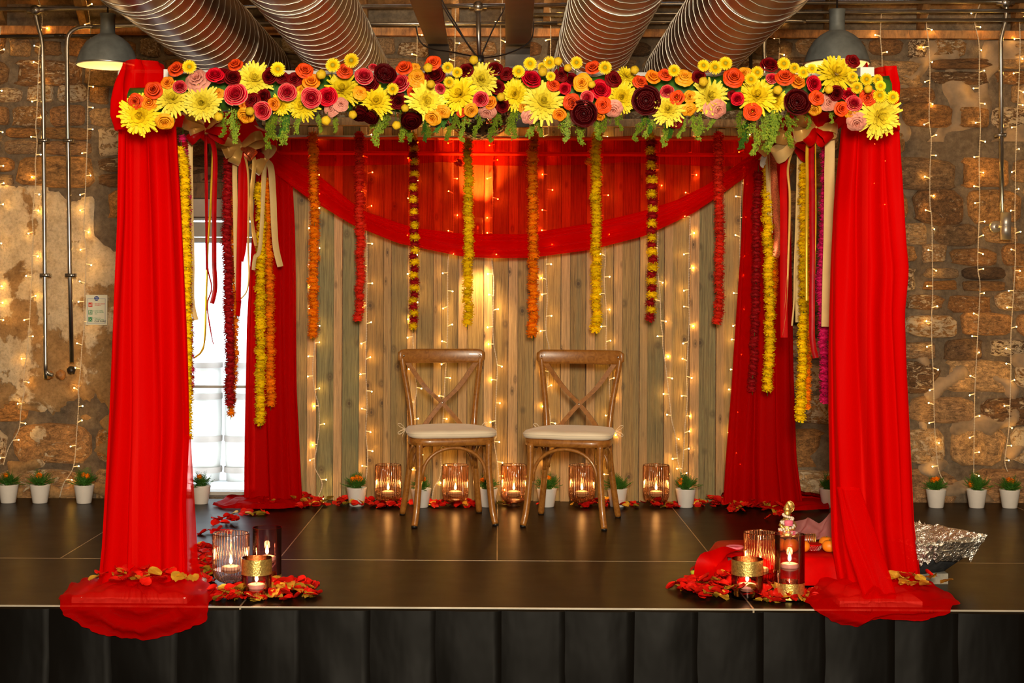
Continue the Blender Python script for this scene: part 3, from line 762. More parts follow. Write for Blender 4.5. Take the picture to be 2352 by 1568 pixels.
bow('gold and crimson ribbon bow nearest the front left post', (478, 300), 6.85,
    [(160, .10, .04, 'gold_ribbon'), (195, .07, .035, 'gold_ribbon'), (30, .09, .035, 'gold_ribbon'), (-20, .10, .04, 'red_satin'), (215, .09, .03, 'crimson_satin'), (60, .08, .03, 'red_satin')],
    [([(440, 308), (438, 450), (441, 600), (441, 690), (450, 735)], 12, 'beige_ribbon', 0), ([(472, 330), (473, 480), (475, 620)], 5, 'crimson_satin', .4), ([(489, 315), (484, 470), (477, 560), (475, 640), (473, 700), (470, 780), (462, 808), (445, 822)], 6, 'yellow_satin', .8), ([(493, 350), (492, 480), (492, 600), (494, 660), (487, 697)], 11, 'crimson_satin', .2), ([(476, 480), (475, 600), (486, 660), (476, 700), (484, 760), (490, 790)], 4, 'crimson_satin', .8)])
bow('gold ribbon bow above the long crimson marigold string on the left side', (558, 340), 7.75,
    [(150, .12, .045, 'gold_ribbon'), (200, .09, .04, 'gold_ribbon'), (25, .12, .045, 'gold_ribbon'), (-35, .08, .04, 'copper_ribbon'), (245, .09, .04, 'gold_ribbon')],
    [([(540, 370), (541, 500), (543, 620), (547, 667)], 11, 'beige_ribbon', 0), ([(562, 375), (561, 480), (559, 560), (552, 600)], 15, 'red_satin', .1), ([(583, 362), (579, 430), (577, 480), (582, 530), (588, 565)], 10, 'gold_ribbon', .7), ([(570, 400), (570, 560), (572, 630), (566, 670), (548, 690)], 5, 'gold_ribbon', .9), ([(548, 660), (549, 690), (546, 725)], 12, 'red_satin', .5)])
bow('small beige ribbon bow at the top of the back left drape', (612, 366), 8.3,
    [(70, .08, .05, 'beige_ribbon'), (230, .09, .05, 'gold_ribbon'), (140, .06, .04, 'crimson_satin')],
    [([(622, 385), (627, 450), (630, 520), (634, 570), (644, 612)], 15, 'beige_ribbon', .25), ([(606, 390), (604, 440), (600, 470)], 10, 'gold_ribbon', .5), ([(598, 560), (586, 590), (582, 620)], 9, 'beige_ribbon', .3)])
bow('gold ribbon bow with a glittering copper tail beside the back right drape', (1765, 322), 8.15,
    [(120, .09, .05, 'gold_ribbon'), (170, .08, .04, 'gold_ribbon'), (-10, .11, .045, 'crimson_satin'), (235, .09, .045, 'gold_ribbon')],
    [([(1772, 350), (1778, 430), (1786, 500), (1788, 555), (1779, 590)], 19, 'copper_ribbon', .3), ([(1763, 350), (1766, 450), (1771, 535)], 10, 'beige_ribbon', 0), ([(1752, 372), (1756, 380)], 12, 'tag_white', 0)])
bow('red and gold ribbon bow with cream tails, middle one of the right side beam', (1822, 330), 7.35,
    [(160, .10, .045, 'gold_ribbon'), (215, .12, .05, 'beige_ribbon'), (20, .09, .04, 'red_satin'), (-40, .10, .05, 'red_satin')],
    [([(1801, 370), (1800, 500), (1800, 640), (1801, 775)], 16, 'red_satin', .1), ([(1810, 385), (1814, 450), (1812, 560), (1805, 700), (1795, 770)], 5, 'gold_ribbon', .5), ([(1832, 340), (1829, 500), (1825, 620), (1824, 690), (1819, 748)], 4, 'beige_ribbon', .6), ([(1839, 345), (1836, 500), (1833, 620), (1833, 740)], 12, 'beige_ribbon', 0)])
bow('red and gold ribbon bow with the widest beige tail, next to the front right drape', (1868, 296), 6.7,
    [(150, .10, .04, 'gold_ribbon'), (115, .10, .05, 'red_satin'), (200, .10, .04, 'gold_ribbon'), (50, .11, .05, 'red_satin'), (-10, .09, .04, 'gold_ribbon'), (-50, .08, .05, 'red_satin'), (235, .08, .04, 'red_satin')],
    [([(1855, 330), (1854, 420), (1853, 500), (1852, 600), (1853, 690)], 7, 'yellow_satin', .2), ([(1863, 330), (1865, 450), (1866, 600), (1865, 720), (1866, 780), (1874, 822)], 13, 'crimson_satin', .2), ([(1873, 335), (1874, 500), (1872, 610), (1870, 655)], 3, 'yellow_satin', .3), ([(1903, 306), (1905, 400), (1904, 500), (1901, 620), (1898, 750)], 23, 'beige_ribbon', 0)])

# ============================================================ FLOWERS (meshes shared by the copies)
def petal(m, az, r0, z0, ln_, wd_, el0, el1, n=3, tip=.35, t0=0., t1=1., cup=.15):
    ca, sa = math.cos(az), math.sin(az); r, z = r0, z0; pts = []
    for k in range(n + 1):
        s = k / n; pts.append((r, z, s)); el = el0 + (el1 - el0) * s; r += ln_ / n * math.cos(el); z += ln_ / n * math.sin(el)
    def P(i, j):
        r, z, s = pts[j]; w_ = wd_ * (.35 + .65 * math.sin(PI * min(.5, s * .62 + .05))) if s < .99 else wd_ * tip
        q = (i - 1) * w_ / 2; zz = z + cup * abs(i - 1) * w_
        return Vector((r * ca - q * sa, r * sa + q * ca, zz))
    m.grid(P, 3, n + 1, T=lambda i, j: t0 + (t1 - t0) * j / n)
def chrys(seed, droop=0.0):
    q = random.Random(seed); m = MB()
    for k, (cnt, r0, ln_, e0, e1) in enumerate(((8, .03, .26, 80, 110), (12, .07, .36, 66, 95), (15, .10, .48, 52, 70), (18, .12, .60, 38, 45), (20, .13, .72, 24, 18), (22, .13, .84, 10, -2), (22, .13, .90, -4, -22))):
        for i in range(cnt):
            az = 2 * PI * (i + q.uniform(-.25, .25)) / cnt + k
            petal(m, az, r0, .12 + .035 * (6 - k), ln_ * q.uniform(.85, 1.2), .19, math.radians(e0 + q.uniform(-12, 12)), math.radians(e1 + q.uniform(-20, 20)), 3, .45, k / 9, .35 + k / 9)
    return m.mesh('chrysanthemum', ['chrysanthemum_yellow' if seed % 2 else 'chrysanthemum_lemon'])
def button(seed):
    q = random.Random(seed); m = MB(); m.use('button_yellow')
    for k, (cnt, r0, ln_, e) in enumerate(((16, .28, .34, 65), (20, .34, .42, 45), (24, .38, .52, 25), (26, .38, .62, 5))):
        for i in range(cnt): petal(m, 2 * PI * (i + q.uniform(-.2, .2)) / cnt + k, r0, .10 + .06 * (3 - k), ln_, .17, math.radians(e), math.radians(e - 30), 2, .6, .3 + k * .1, .7 + k * .1, .1)
    m.use('button_eye'); m.sphere((0, 0, .25), .30, 12, 6, (1, 1, .55)); m.use('button_yellow'); m.lathe([(.1, -.1), (.5, 0), (.45, .2)], n=12)
    return m.mesh('button_daisy')
def arcs(mat, seed, rings, frill=0.0, name='rose', point=.5, ptmode=0):
    q = random.Random(seed); m = MB(); K = len(rings)
    for k, (cnt, r, zb_, zt_, fl) in enumerate(rings):
        for i in range(cnt):
            a0 = 2 * PI * i / cnt + k * 1.1 + q.uniform(-.15, .15); span = 2 * PI / cnt * 1.45; ph = q.uniform(0, 6); rr_ = r * q.uniform(.93, 1.07)
            def P(ii, jj):
                u = ii / 6 - .5; s = jj / 5
                tipd = (abs(u) * 2) ** 1.6
                a = a0 + u * span * (.8 + .2 * s)
                lip = max(0, s - .6) / .4
                rad = rr_ * (.60 + .40 * math.sin(min(1, s * 1.5) * PI / 2)) + fl * lip ** 1.3 * (1 - point * tipd) + .05 * (u + .5)
                z = zb_ + (zt_ - zb_) * math.sin(s * PI / 2) * (1 - .22 * tipd) - fl * .75 * lip ** 2
                if frill and s > .5: rad += frill * math.sin(u * 15 + ph) * .5; z += frill * math.cos(u * 21 + ph)
                return Vector((rad * math.cos(a), rad * math.sin(a), z))
            m.grid(P, 7, 6, T=lambda ii, jj: (min(1, (jj / 5) ** 1.6 * .85 + .15 * k / K) if not ptmode else min(1, .9 * (jj / 5) ** 2 * (.55 + .45 * k / K) + .0)))  # feet darker than lips: shade between the petals put into the colour
    m.lathe([(.10, -.12), (.45, .0), (.12, .35)], n=10)
    return m.mesh(name, [mat])
RR = [(3, .09, .15, .86, .03), (3, .19, .1, .84, .07), (4, .30, .05, .80, .10), (4, .42, 0, .72, .15), (5, .55, -.05, .60, .20), (5, .66, -.10, .42, .26)]
RB = [(3, .12, .15, .98, .04), (3, .25, .1, .94, .10), (4, .40, .0, .84, .17), (5, .56, -.1, .62, .30)]
RN = [(3, .10, .1, .74, -.02), (4, .20, .1, .78, .0), (4, .30, .1, .78, .03), (5, .42, .05, .74, .05), (5, .54, .0, .66, .08), (6, .66, -.04, .54, .12), (6, .78, -.08, .36, .16)]
PE = [(6, .14, .2, .50, .05), (7, .26, .2, .52, .06), (8, .38, .2, .52, .08), (8, .50, .15, .50, .08), (4, .74, -.05, .62, .06), (4, .84, -.10, .56, .14)]
PC = [(3, .22, .1, .92, -.05), (4, .42, .0, .90, -.10), (4, .62, -.1, .80, -.08), (5, .78, -.15, .62, .0)]
PK = [(3, .10, .2, .70, .06), (4, .22, .15, .68, .12), (5, .36, .1, .60, .18), (6, .50, .03, .48, .24), (6, .64, -.05, .30, .30)]
FL = {'C': [chrys(k) for k in range(1, 5)], 'B': [button(k) for k in range(3)],
      'R': [arcs('rose_coral', 1, RR), arcs('rose_coral', 2, RB)], 'O': [arcs('rose_apricot', 3, RR, .02), arcs('rose_orange', 4, RB), arcs('rose_apricot', 5, PK, .03)],
      'P': [arcs('rose_pink', 6, PK, .03), arcs('rose_pink', 7, PK, .04)], 'M': [arcs('rose_maroon', 8, RR, .02), arcs('rose_maroon', 9, RN)],
      'D': [arcs('peony_burgundy', 10, PE, .05, 'peony')], 'E': [arcs('peony_burgundy', 11, PC, 0, 'peony')], 'H': [arcs('ranunculus_crimson', 12, RN, 0, 'ranunculus'), arcs('ranunculus_cream', 13, RN, .01, 'ranunculus')]}
m = MB()
def P(i, j):
    th = 2 * PI * i / 20; ph = PI * (j + .02) / 13.04; k = 1 + .05 * math.sin(i * 2.5 * PI) + .05 * fb(i * 3.3, j * 3.3) * 1.5 + .04 * ((i + j) % 2)
    return Vector((math.sin(ph) * math.cos(th), math.sin(ph) * math.sin(th), -math.cos(ph))) * k
m.grid(P, 20, 14, True, T=lambda i, j: .3 + .6 * ((i + j) % 2)); FL['K'] = [m.mesh('craspedia', ['craspedia'])]
NAMES = {'C': 'chrysanthemum', 'B': 'button_daisy', 'R': 'rose', 'O': 'rose', 'P': 'rose', 'M': 'rose', 'D': 'peony', 'E': 'peony', 'H': 'ranunculus', 'K': 'craspedia'}
PLAB = {'R': 'coral red rose', 'O': 'apricot orange rose', 'P': 'dusty pink rose', 'M': 'dark maroon rose', 'D': 'open burgundy peony', 'E': 'closed burgundy peony', 'C': 'spiky lemon yellow chrysanthemum', 'B': 'yellow button daisy with a green eye', 'H': 'crimson ranunculus', 'K': 'round mustard yellow craspedia ball'}
TBL = {260: "R685,185,90 B820,155,75 P905,290,130 H1100,240,90 M1160,250,85 M1290,265,85 R1320,140,80 C1530,280,165 M1690,250,85 B1778,180,78 M1830,275,75 M1960,290,85 R2070,195,90 O2140,320,95 O2030,400,55 K2245,235,52 R435,410,95 R240,530,80 O385,540,85 C285,680,190 O555,750,95 C635,490,165 O590,330,70 H720,370,75 O850,470,60 C960,545,165 O1085,500,60 O1145,440,52 H1320,450,125 M1500,520,85 M1620,480,80 O1400,570,45 H1610,630,100 O1735,560,70 K1475,635,47 O1430,690,90 K1135,692,48 H1880,430,100 C1810,565,100 C2040,560,150",
 700: "H70,490,110 H245,475,100 B300,135,78 R430,200,85 B500,85,80 C405,390,170 O600,430,75 P280,600,85 P390,560,75 H640,255,100 H740,160,50 M700,330,85 D865,240,120 R1075,175,90 O1195,155,48 H1030,330,105 O1215,270,98 O1170,345,45 B950,395,65 R1165,430,60 C770,520,165 M1010,520,85 K1082,602,42 K517,672,45 K230,735,50 E600,650,105 E720,690,90 E1150,710,125 K990,788,46 R1385,110,85 K1330,165,50 M1400,240,100 K1360,340,45 H1465,390,60 C1320,520,180 B1545,165,62 B1645,215,58 B1560,320,60 M1745,190,75 C1670,440,180 K1828,80,48 M2050,175,82 M2180,230,75 C1910,290,160 M2080,370,75 H1900,505,85 K2120,480,45 O2005,545,72 M2140,580,70 O1800,630,75 R1690,650,50 P1970,650,85 O1380,710,85 O1490,650,75 B2310,205,68 C2270,450,150",
 1150: "B320,120,72 B530,110,70 K620,95,46 K455,205,50 B445,155,48 H335,280,105 B542,258,52 C465,530,190 R570,350,68 M655,240,75 M760,290,70 K725,165,42 B820,110,66 R1000,170,85 B1130,165,72 O880,330,98 K985,345,40 H690,390,65 H1080,400,108 M1220,285,88 H935,490,75 R770,540,88 R1105,570,85 P1215,620,95 P330,700,95 O635,670,72 O240,590,60 D900,660,145 O1070,690,55 C1310,480,150 C1360,250,95 K1450,188,46 R1510,320,78 O1645,270,85 R1780,240,72 B1875,195,65 O1990,260,100 H1800,420,75 R1905,490,80 D1570,520,155 C1810,610,150 M1890,740,80 O2040,480,66 O2040,630,75 K2195,315,50 M2140,260,68 B2195,140,65 B2320,160,75 C2270,470,170 O2150,580,55 P2290,610,90",
 1600: "B315,115,72 R400,270,108 O510,230,75 B660,215,68 B590,290,70 M790,130,90 B945,120,70 B1060,170,58 H815,280,68 R955,265,98 B1155,215,65 B1250,175,55 O1090,320,85 C660,460,175 K880,405,48 C860,530,110 M388,460,52 H440,500,70 P230,620,100 R605,640,92 D1085,540,145 H1270,340,85 C1520,220,185 M1690,90,78 K1432,398,46 B1690,262,55 B1840,290,68 B1960,295,58 K1857,392,45 B1735,380,65 B1990,360,58 M1510,440,78 R1300,490,78 P1430,540,85 H1640,450,75 H1700,550,88 R1850,490,88 B1985,465,76 B2125,485,70 O1270,620,70 R1560,610,80 O1670,660,72 P1730,760,100 C1990,690,200"}
gar = thing('flower_garland', 'thick garland of yellow, orange, crimson and burgundy flowers along the front beam of the canopy', 'flower garland', (0, YFp, 2.0))
m = MB(); nn = 14
def P(i, j):
    px = 300 + 1740 * j / 70; th = 2 * PI * i / nn; c = at(px, 215 + (25 if (px < 380) else 0), 5.94)
    return c + Vector((0, math.cos(th) * .06, math.sin(th) * .070)) * (1 + .25 * fb(j * .9, i * 1.7))
m.grid(P, nn, 71, True, capb=True, capt=True, T=lambda i, j: .3 + .4 * ((i * 7 + j * 3) % 5) / 5); link('moss_base', m.mesh('moss_base', ['leaf_green']), gar)
DEP = {'C': 5.76, 'B': 5.68, 'K': 5.64, 'R': 5.72, 'O': 5.74, 'P': 5.76, 'M': 5.76, 'D': 5.72, 'E': 5.74, 'H': 5.72}
seenlab = set()
for offx, s in TBL.items():
    for tok in s.split():
        k = tok[0]; x, y, r = [float(v) for v in tok[1:].split(',')]
        px, py, r = offx + x / 4.704, 120 + y / 4.704, r / 4.704
        d = DEP[k] + R.uniform(-.025, .025) + (.03 if r < 14 and k not in 'KB' else 0); p = at(px, py, d)
        up = (232 - py) / 90
        dirv = Vector((R.uniform(-.35, .35), -1, up * .55 + R.uniform(-.2, .25)))
        if k in 'KB': dirv = Vector((R.uniform(-.12, .12), -1, .05 + R.uniform(-.1, .1)))
        if k in 'POE' and py > 250: dirv.z -= .5
        sc_ = r / F * d * {'C': 1.12, 'B': 1.05, 'K': 1.0, 'H': 1.12, 'D': 1.1, 'E': 1.2}.get(k, 1.22) * (1.06 if k == 'C' else 1)
        o = link(NAMES[k], R.choice(FL[k]), gar, None)
        q = dirv.to_track_quat('Z', 'Y') @ Euler((0, 0, R.uniform(0, 6.28))).to_quaternion()
        o.location = p - dirv.normalized() * sc_ * .3; o.rotation_euler = q.to_euler(); o.scale = (sc_,) * 3
        if k in 'KB' and py < 160 or (k == 'K' and py > 250):
            m = MB(); e = at(px + R.uniform(-8, 8), 200 if py < 160 else 235, 5.88)
            b_ = p + Vector((0, .02, 0)); m.tube([b_, b_.lerp(e, .5) + Vector((0, .0, 0)), e], .0016, 5); link('stem', m.mesh('stem', ['leaf_green']), gar)
        o['label'] = PLAB[k] if not o.data.materials[0].name.startswith('ranunculus_cream') else 'crimson ranunculus with cream petal edges'
# drooping greenery
def sprig(seed, mat='solidago'):
    q = random.Random(seed); m = MB()
    def stem(p, dr, ln_, r, lv):
        pts = [p.copy()]; d_ = dr.copy(); n = 6
        for k in range(n):
            d_ = (d_ + Vector((q.uniform(-.15, .15), q.uniform(-.15, .15), -.18))).normalized(); pts.append(pts[-1] + d_ * ln_ / n)
        m.tube(pts, r, 3, False)
        for k in range(1, n + 1):
            if lv == 0:
                for s in (0, 1, 2):
                    sd = Vector((q.uniform(-1, 1), q.uniform(-1, 1), q.uniform(-.6, .2))).normalized(); stem(pts[k], (d_ * .5 + sd).normalized(), ln_ * (.34 - .03 * k), r * .6, 1)
            else:
                for s in range(3):
                    c = pts[k] + Vector((q.uniform(-1, 1), q.uniform(-1, 1), q.uniform(-1, 1))) * .05; r2 = q.uniform(.018, .034); b0 = len(m.v); t_ = q.uniform(.3, 1)
                    for v in ((r2, 0, 0), (-r2 * .5, r2 * .8, 0), (-r2 * .5, -r2 * .8, 0), (0, 0, r2 * .9), (0, 0, -r2 * 1.3)): m.vert(c + Vector(v), t_)
                    for f in ((0, 1, 3), (1, 2, 3), (2, 0, 3), (1, 0, 4), (2, 1, 4), (0, 2, 4)): m.face(*[b0 + a for a in f])
    stem(Vector((0, 0, 0)), Vector((q.uniform(-.4, .4), 0, -.6)), 1.0, .008, 0)
    return m.mesh('goldenrod_sprig', [mat], False)
SPR = [sprig(k) for k in range(5)]; SPG = [sprig(20 + k, 'leaf_green') for k in range(2)]
for px, py, l in ((505, 250, 60), (530, 245, 75), (548, 250, 60), (610, 255, 60), (632, 245, 85), (650, 255, 70), (676, 250, 65), (690, 255, 50), (730, 262, 40), (768, 262, 40), (860, 250, 75), (880, 245, 60), (895, 235, 60), (915, 250, 75), (938, 262, 60), (975, 270, 50), (985, 262, 50), (1040, 262, 55), (1062, 255, 70), (1075, 262, 60), (1108, 258, 55), (1150, 250, 70), (1172, 240, 70), (1195, 250, 60), (1232, 262, 50), (1248, 262, 60), (1285, 255, 60), (1305, 255, 65), (1330, 260, 65), (1365, 262, 50), (1398, 262, 60), (1416, 255, 50), (1478, 262, 55), (1490, 268, 60), (1512, 272, 50), (1535, 275, 50), (1545, 265, 75), (1570, 262, 55), (1585, 260, 50), (1612, 255, 60), (1650, 262, 40), (1700, 250, 60), (1722, 262, 85), (1730, 270, 70), (1765, 245, 75), (1785, 240, 90), (1800, 250, 95), (1812, 250, 80), (1850, 250, 45), (1910, 250, 35), (400, 255, 30)):
    d = 5.84 + R.uniform(-.04, .06); s_ = l * 1.05 / F * d
    o = link('goldenrod_sprig', R.choice(SPR if R.random() < .72 else SPG), gar, at(px, py - 6, d), (R.uniform(-.25, .25), R.uniform(-.35, .35), R.uniform(0, 6)), s_)

# --- marigold heads and strings
def marigold(mat, seed):
    q = random.Random(seed); m = MB()
    m.lathe([(.3, -.32), (.72, -.2), (.72, .15), (.3, .3)], n=10, capt=True)
    for k, (el, cnt) in enumerate(((-50, 9), (-22, 13), (4, 15), (30, 13), (55, 9))):
        for i in range(cnt):
            e = math.radians(el + q.uniform(-10, 10)); az = 2 * PI * (i + q.uniform(-.3, .3)) / cnt + k
            petal(m, az, .45 * math.cos(e), .36 * math.sin(e), .55 * q.uniform(.85, 1.12), .34, e * .9, e * .9 + q.uniform(-.4, .4), 2, 1.15, 0, q.uniform(.7, 1), .12)
    return m.mesh('marigold', [mat])
MG = {c: [marigold('marigold_' + n, 5 + k) for k in range(2)] for c, n in (('y', 'yellow'), ('o', 'orange'), ('r', 'red'), ('c', 'crimson'), ('m', 'magenta'))}
def marigold_string(label, path, d, dia, cols, sp=.78, group=None, jit=.09):
    sp *= .86
    """path: pixels from the top flower to the bottom flower at distance d; cols cycles from the top"""
    pts = smooth_poly([at(x + (R.uniform(-2, 2) if 0 < k < len(path) - 1 else 0), y, d) for k, (x, y) in enumerate(path)], 4); r = dia * 1.06 / 2 / F * d
    t = thing('marigold_string', label, 'flower string', pts[0], group=group)
    m = MB(); m.tube([pts[0] + Vector((0, 0, .05))] + pts + [pts[-1] - Vector((0, 0, r * 1.4))], .0015, 5); link('thread', m.mesh('thread', ['leaf_green']), t)
    tot = sum((b - a).length for a, b in zip(pts, pts[1:])); n = max(2, int(tot / (2 * r * sp))); k = 0
    for i in range(n + 1):
        s = tot * i / n
        for a, b in zip(pts, pts[1:]):
            l = (b - a).length
            if s <= l + 1e-6: p = a.lerp(b, s / l); break
            s -= l
        c = cols(i, i / n) if callable(cols) else cols[i % len(cols)]
        o = link('marigold', R.choice(MG[c]), t, p + Vector((R.uniform(-1, 1), R.uniform(-1, 1), 0)) * r * jit * 2, (R.uniform(-.35, .35), R.uniform(-.35, .35), R.uniform(0, 6)), (r * 1.06, r * 1.06, r * 1.12))
    return t
GF = 8.42
for px, yb, dia, cols, lab in (
    (720, 766, 25, 'o', 'orange marigold string hanging leftmost in the row in front of the timber'),
    (825, 728, 24, 'r', 'coral red marigold string, second from the left in the row in front of the timber'),
    (950, 748, 22, lambda i, u: 'yc'[i % 2], 'yellow and dark red banded marigold string above the left chair'),
    (1075, 738, 25, 'y', 'yellow marigold string hanging just left of the wall spotlight'),
    (1225, 764, 26, 'o', 'orange marigold string hanging between the two chairs'),
    (1370, 753, 26, 'y', 'yellow marigold string hanging above the right chair'),
    (1495, 728, 25, lambda i, u: 'yc'[i % 2], 'yellow and dark red banded marigold string, second from the right in the row'),
    (1650, 735, 25, 'r', 'coral red marigold string hanging rightmost in the row in front of the timber')):
    marigold_string(lab, [(px, 314), (px + R.uniform(-2, 2), 460), (px + R.uniform(-2, 2), 620), (px - 1, yb)], GF, dia, cols, .74 if not callable(cols) else .70)
for px, py, c, lab in ((1208, 374, 'r', 'single coral marigold pinned to the swag beside the orange string'), (1352, 372, 'o', 'single orange marigold pinned to the swag beside the yellow string'), (1054, 374, 'r', 'single coral marigold behind the sheer swag beside the left yellow string')):
    o = link('loose_marigold', MG[c][0], None, at(px, py, 8.47), (.3, .2, 1), 11 / F * 8.4); tag(o, lab, 'flower')
# strings along the two side beams
marigold_string('yellow marigold string lying against the inner edge of the front left drape', [(416, 348), (424, 400), (422, 470), (426, 560), (427, 700), (430, 850), (432, 1000)], 6.35, 27, 'y', .66)
marigold_string('crimson marigold string half hidden behind the yellow one at the front left drape', [(420, 318), (430, 400), (431, 600), (434, 700), (436, 800), (437, 900)], 6.6, 20, lambda i, u: 'mc'[i % 2], .9)
marigold_string('long crimson marigold string hanging before the glazed door', [(524, 368), (523, 500), (525, 650), (527, 800), (527, 922)], 7.70, 26, 'c', .60)
marigold_string('orange marigold string behind the crimson one before the glazed door', [(533, 400), (536, 600), (538, 740), (536, 860), (530, 948)], 7.86, 20, 'o', .82)
marigold_string('yellow marigold string hanging in front of the back left drape', [(595, 430), (599, 520), (598, 650), (597, 800), (598, 966)], 8.22, 25, 'y', .78)
marigold_string('orange marigold string hanging beside the yellow one at the back left drape', [(612, 420), (613, 520), (619, 620), (621, 780), (622, 925)], 8.34, 23, 'o', .78)
marigold_string('crimson marigold string lying on the back right drape', [(1742, 400), (1738, 520), (1737, 640), (1733, 760), (1728, 890)], 8.36, 22, 'c', .8)
marigold_string('yellow marigold string hanging in front of the back right drape', [(1763, 390), (1763, 500), (1766, 620), (1767, 760), (1763, 890)], 8.08, 26, 'y', .76)
marigold_string('orange marigold string behind the glittering copper ribbon', [(1777, 560), (1777, 640), (1776, 690)], 8.2, 20, 'o', .8)
marigold_string('yellow marigold string between the cream and crimson ribbons on the right side', [(1847, 385), (1846, 500), (1848, 640), (1843, 800), (1839, 958)], 7.2, 26, 'y', .78)
marigold_string('orange marigold string behind the yellow one on the right side', [(1849, 370), (1853, 600), (1857, 730), (1856, 850), (1852, 932)], 7.4, 20, 'o', .84)
marigold_string('magenta marigold string hanging against the front right drape', [(1898, 322), (1893, 500), (1889, 640), (1891, 760), (1894, 850), (1896, 915)], 6.75, 26, 'm', .72)
# ============================================================ OVERHEAD
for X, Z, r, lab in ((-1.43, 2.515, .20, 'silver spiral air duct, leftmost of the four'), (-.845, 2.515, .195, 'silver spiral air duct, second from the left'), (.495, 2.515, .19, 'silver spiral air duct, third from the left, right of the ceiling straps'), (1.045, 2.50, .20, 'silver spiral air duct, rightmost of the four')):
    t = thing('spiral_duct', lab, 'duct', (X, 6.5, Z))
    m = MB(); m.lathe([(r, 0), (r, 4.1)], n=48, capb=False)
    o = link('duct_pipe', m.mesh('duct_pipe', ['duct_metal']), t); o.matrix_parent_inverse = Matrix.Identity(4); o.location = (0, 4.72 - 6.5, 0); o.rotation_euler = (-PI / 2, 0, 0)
    m = MB(); pitch = .135; n = int(4.1 / pitch * 24); ph = R.uniform(0, 6)
    pts = [Vector((math.cos(2 * PI * k / 24 + ph) * (r + .002), 4.72 - 6.5 + 4.1 * k / n, math.sin(2 * PI * k / 24 + ph) * (r + .002))) for k in range(n)]
    m.tube(pts, .0017, 5); o = link('spiral_seam', m.mesh('spiral_seam', ['duct_seam']), t); o.matrix_parent_inverse = Matrix.Identity(4)
    for yy in (5.9, 7.6):
        m = MB(); m.tube([(r * 1.012 * math.cos(a), yy - 6.5, r * 1.012 * math.sin(a)) for a in [k * 2 * PI / 40 for k in range(41)]], .004, 5)
        o = link('joint_band', m.mesh('joint_band', ['duct_seam']), t); o.matrix_parent_inverse = Matrix.Identity(4)
for w_, path, lab in ((.118, [(968, -60, 4.9), (977, 0, 5.6), (1003, 95, 8.2), (1008, 120, 8.55), (1012, 292, 8.6)], 'dark flat steel strap bending down the wall, left one over the mirror ball'), (.142, [(1196, -60, 6.4), (1194, 0, 7.2), (1190, 100, 8.4), (1189, 125, 8.6), (1188, 292, 8.62)], 'dark flat steel strap bending down the wall, right one over the mirror ball')):
    t = thing('steel_strap', lab, 'steel strap', at(*path[1])); m = MB(); P_ = smooth_poly([at(*p) for p in path], 5)
    m.grid(lambda i, j: P_[j] + Vector((((0, 1, 1, 0)[i] - .5) * w_, 0, (0, 0, .012, .012)[i])), 4, len(P_), True, capb=True, capt=True)
    link('strap', m.mesh('strap', ['dark_steel'], False), t)
def conduit(label, paths, d, r=.0125, boxes=(), clips=(), mat='galvanised', name='conduit', extra=None):
    t = thing(name, label, 'pipe', at(paths[0][0][0], paths[0][0][1], d))
    for pth in paths:
        m = MB(); m.tube([at(x, y, d) for x, y in pth], r, 10); link('pipe', m.mesh('pipe', [mat]), t)
    for x, y in boxes:
        m = MB(); c = at(x, y, d - .015); m.tube([c, c + Vector((0, .04, 0))], .028, 24); m.tube([c + Vector((-.05, .02, 0)), c + Vector((.05, .02, 0))], .016, 12)
        for s in (-1, 1): m.sphere(c + Vector((s * .014, -.002, 0)), .003, 6, 4)
        link('junction_box', m.mesh('junction_box', [mat]), t)
    for x, y in clips:
        m = MB(); c = at(x, y, d); m.box(c + Vector((-.028, -.014, -.010)), c + Vector((.03, .02, .010))); m.sphere(c + Vector((.022, -.016, 0)), .007, 8, 6)
        link('pipe_clip', m.mesh('pipe_clip', [mat]), t)
    return t
PD = 8.70
def bend(*pts): return [tuple(p)[:2] for p in smooth_poly([(x, y, 0) for x, y in pts], 4)]
conduit('galvanised conduit running the width of the roof under the boards, topmost', [[(-40, 21), (1100, 13)], [(1100, 13), (2400, 2)]], PD - .02, .012, [(80, 22), (1098, 13), (2312, 4)])
conduit('steel conduit drop with an elbow at its foot, on the left stone wall', [bend((80, 24), (88, 60), (96, 92), (98, 130)) + bend((98, 130), (101, 400), (105, 835), (107, 850), (112, 858), (122, 861))], PD, .0125, clips=[(100, 323), (104, 632)])
conduit('steel conduit bending down from the roof, right of the pair on the left wall', [[(620, 54), (330, 58), (215, 61)] + bend((215, 61), (180, 64), (158, 80), (154, 110)) + [(156, 300), (160, 600), (165, 832)]], PD - .03, .0125, clips=[(157, 323), (162, 632)])
conduit('thin dark pipe along the timber plate at the top left', [[(-40, 84), (225, 82)]], PD + .02, .010, clips=[(137, 82)], mat='dark_steel')
conduit('galvanised conduit below the topmost one, behind the ducts', [[(620, 56), (1280, 53)], [(1280, 53), (1785, 48), (2400, 46)]], PD - .02, .011)
conduit('galvanised conduit, middle one on the right half of the roof', [[(1215, 34), (2400, 24)]], PD - .02, .011)
conduit('steel conduit dropping beside the right spiral duct behind the flowers', [bend((1850, 49), (1800, 49), (1768, 60), (1756, 95), (1756, 130)) + [(1757, 280)]], PD - .05, .012)
conduit('dark steel conduit straight down behind the flowers, left of the bent one', [[(1724, 100), (1727, 285)]], PD - .03, .010, mat='dark_steel')
conduit('short steel conduit hanging from the round box above the mirror ball', [[(1098, 25), (1101, 133)]], 7.9, .013)
t = conduit('steel conduit on the right stone wall ending in a wall spotlight', [bend((2312, 6), (2310, 45), (2300, 85), (2299, 110)) + [(2301, 488)]], PD, .0125, clips=[(2298, 310)])
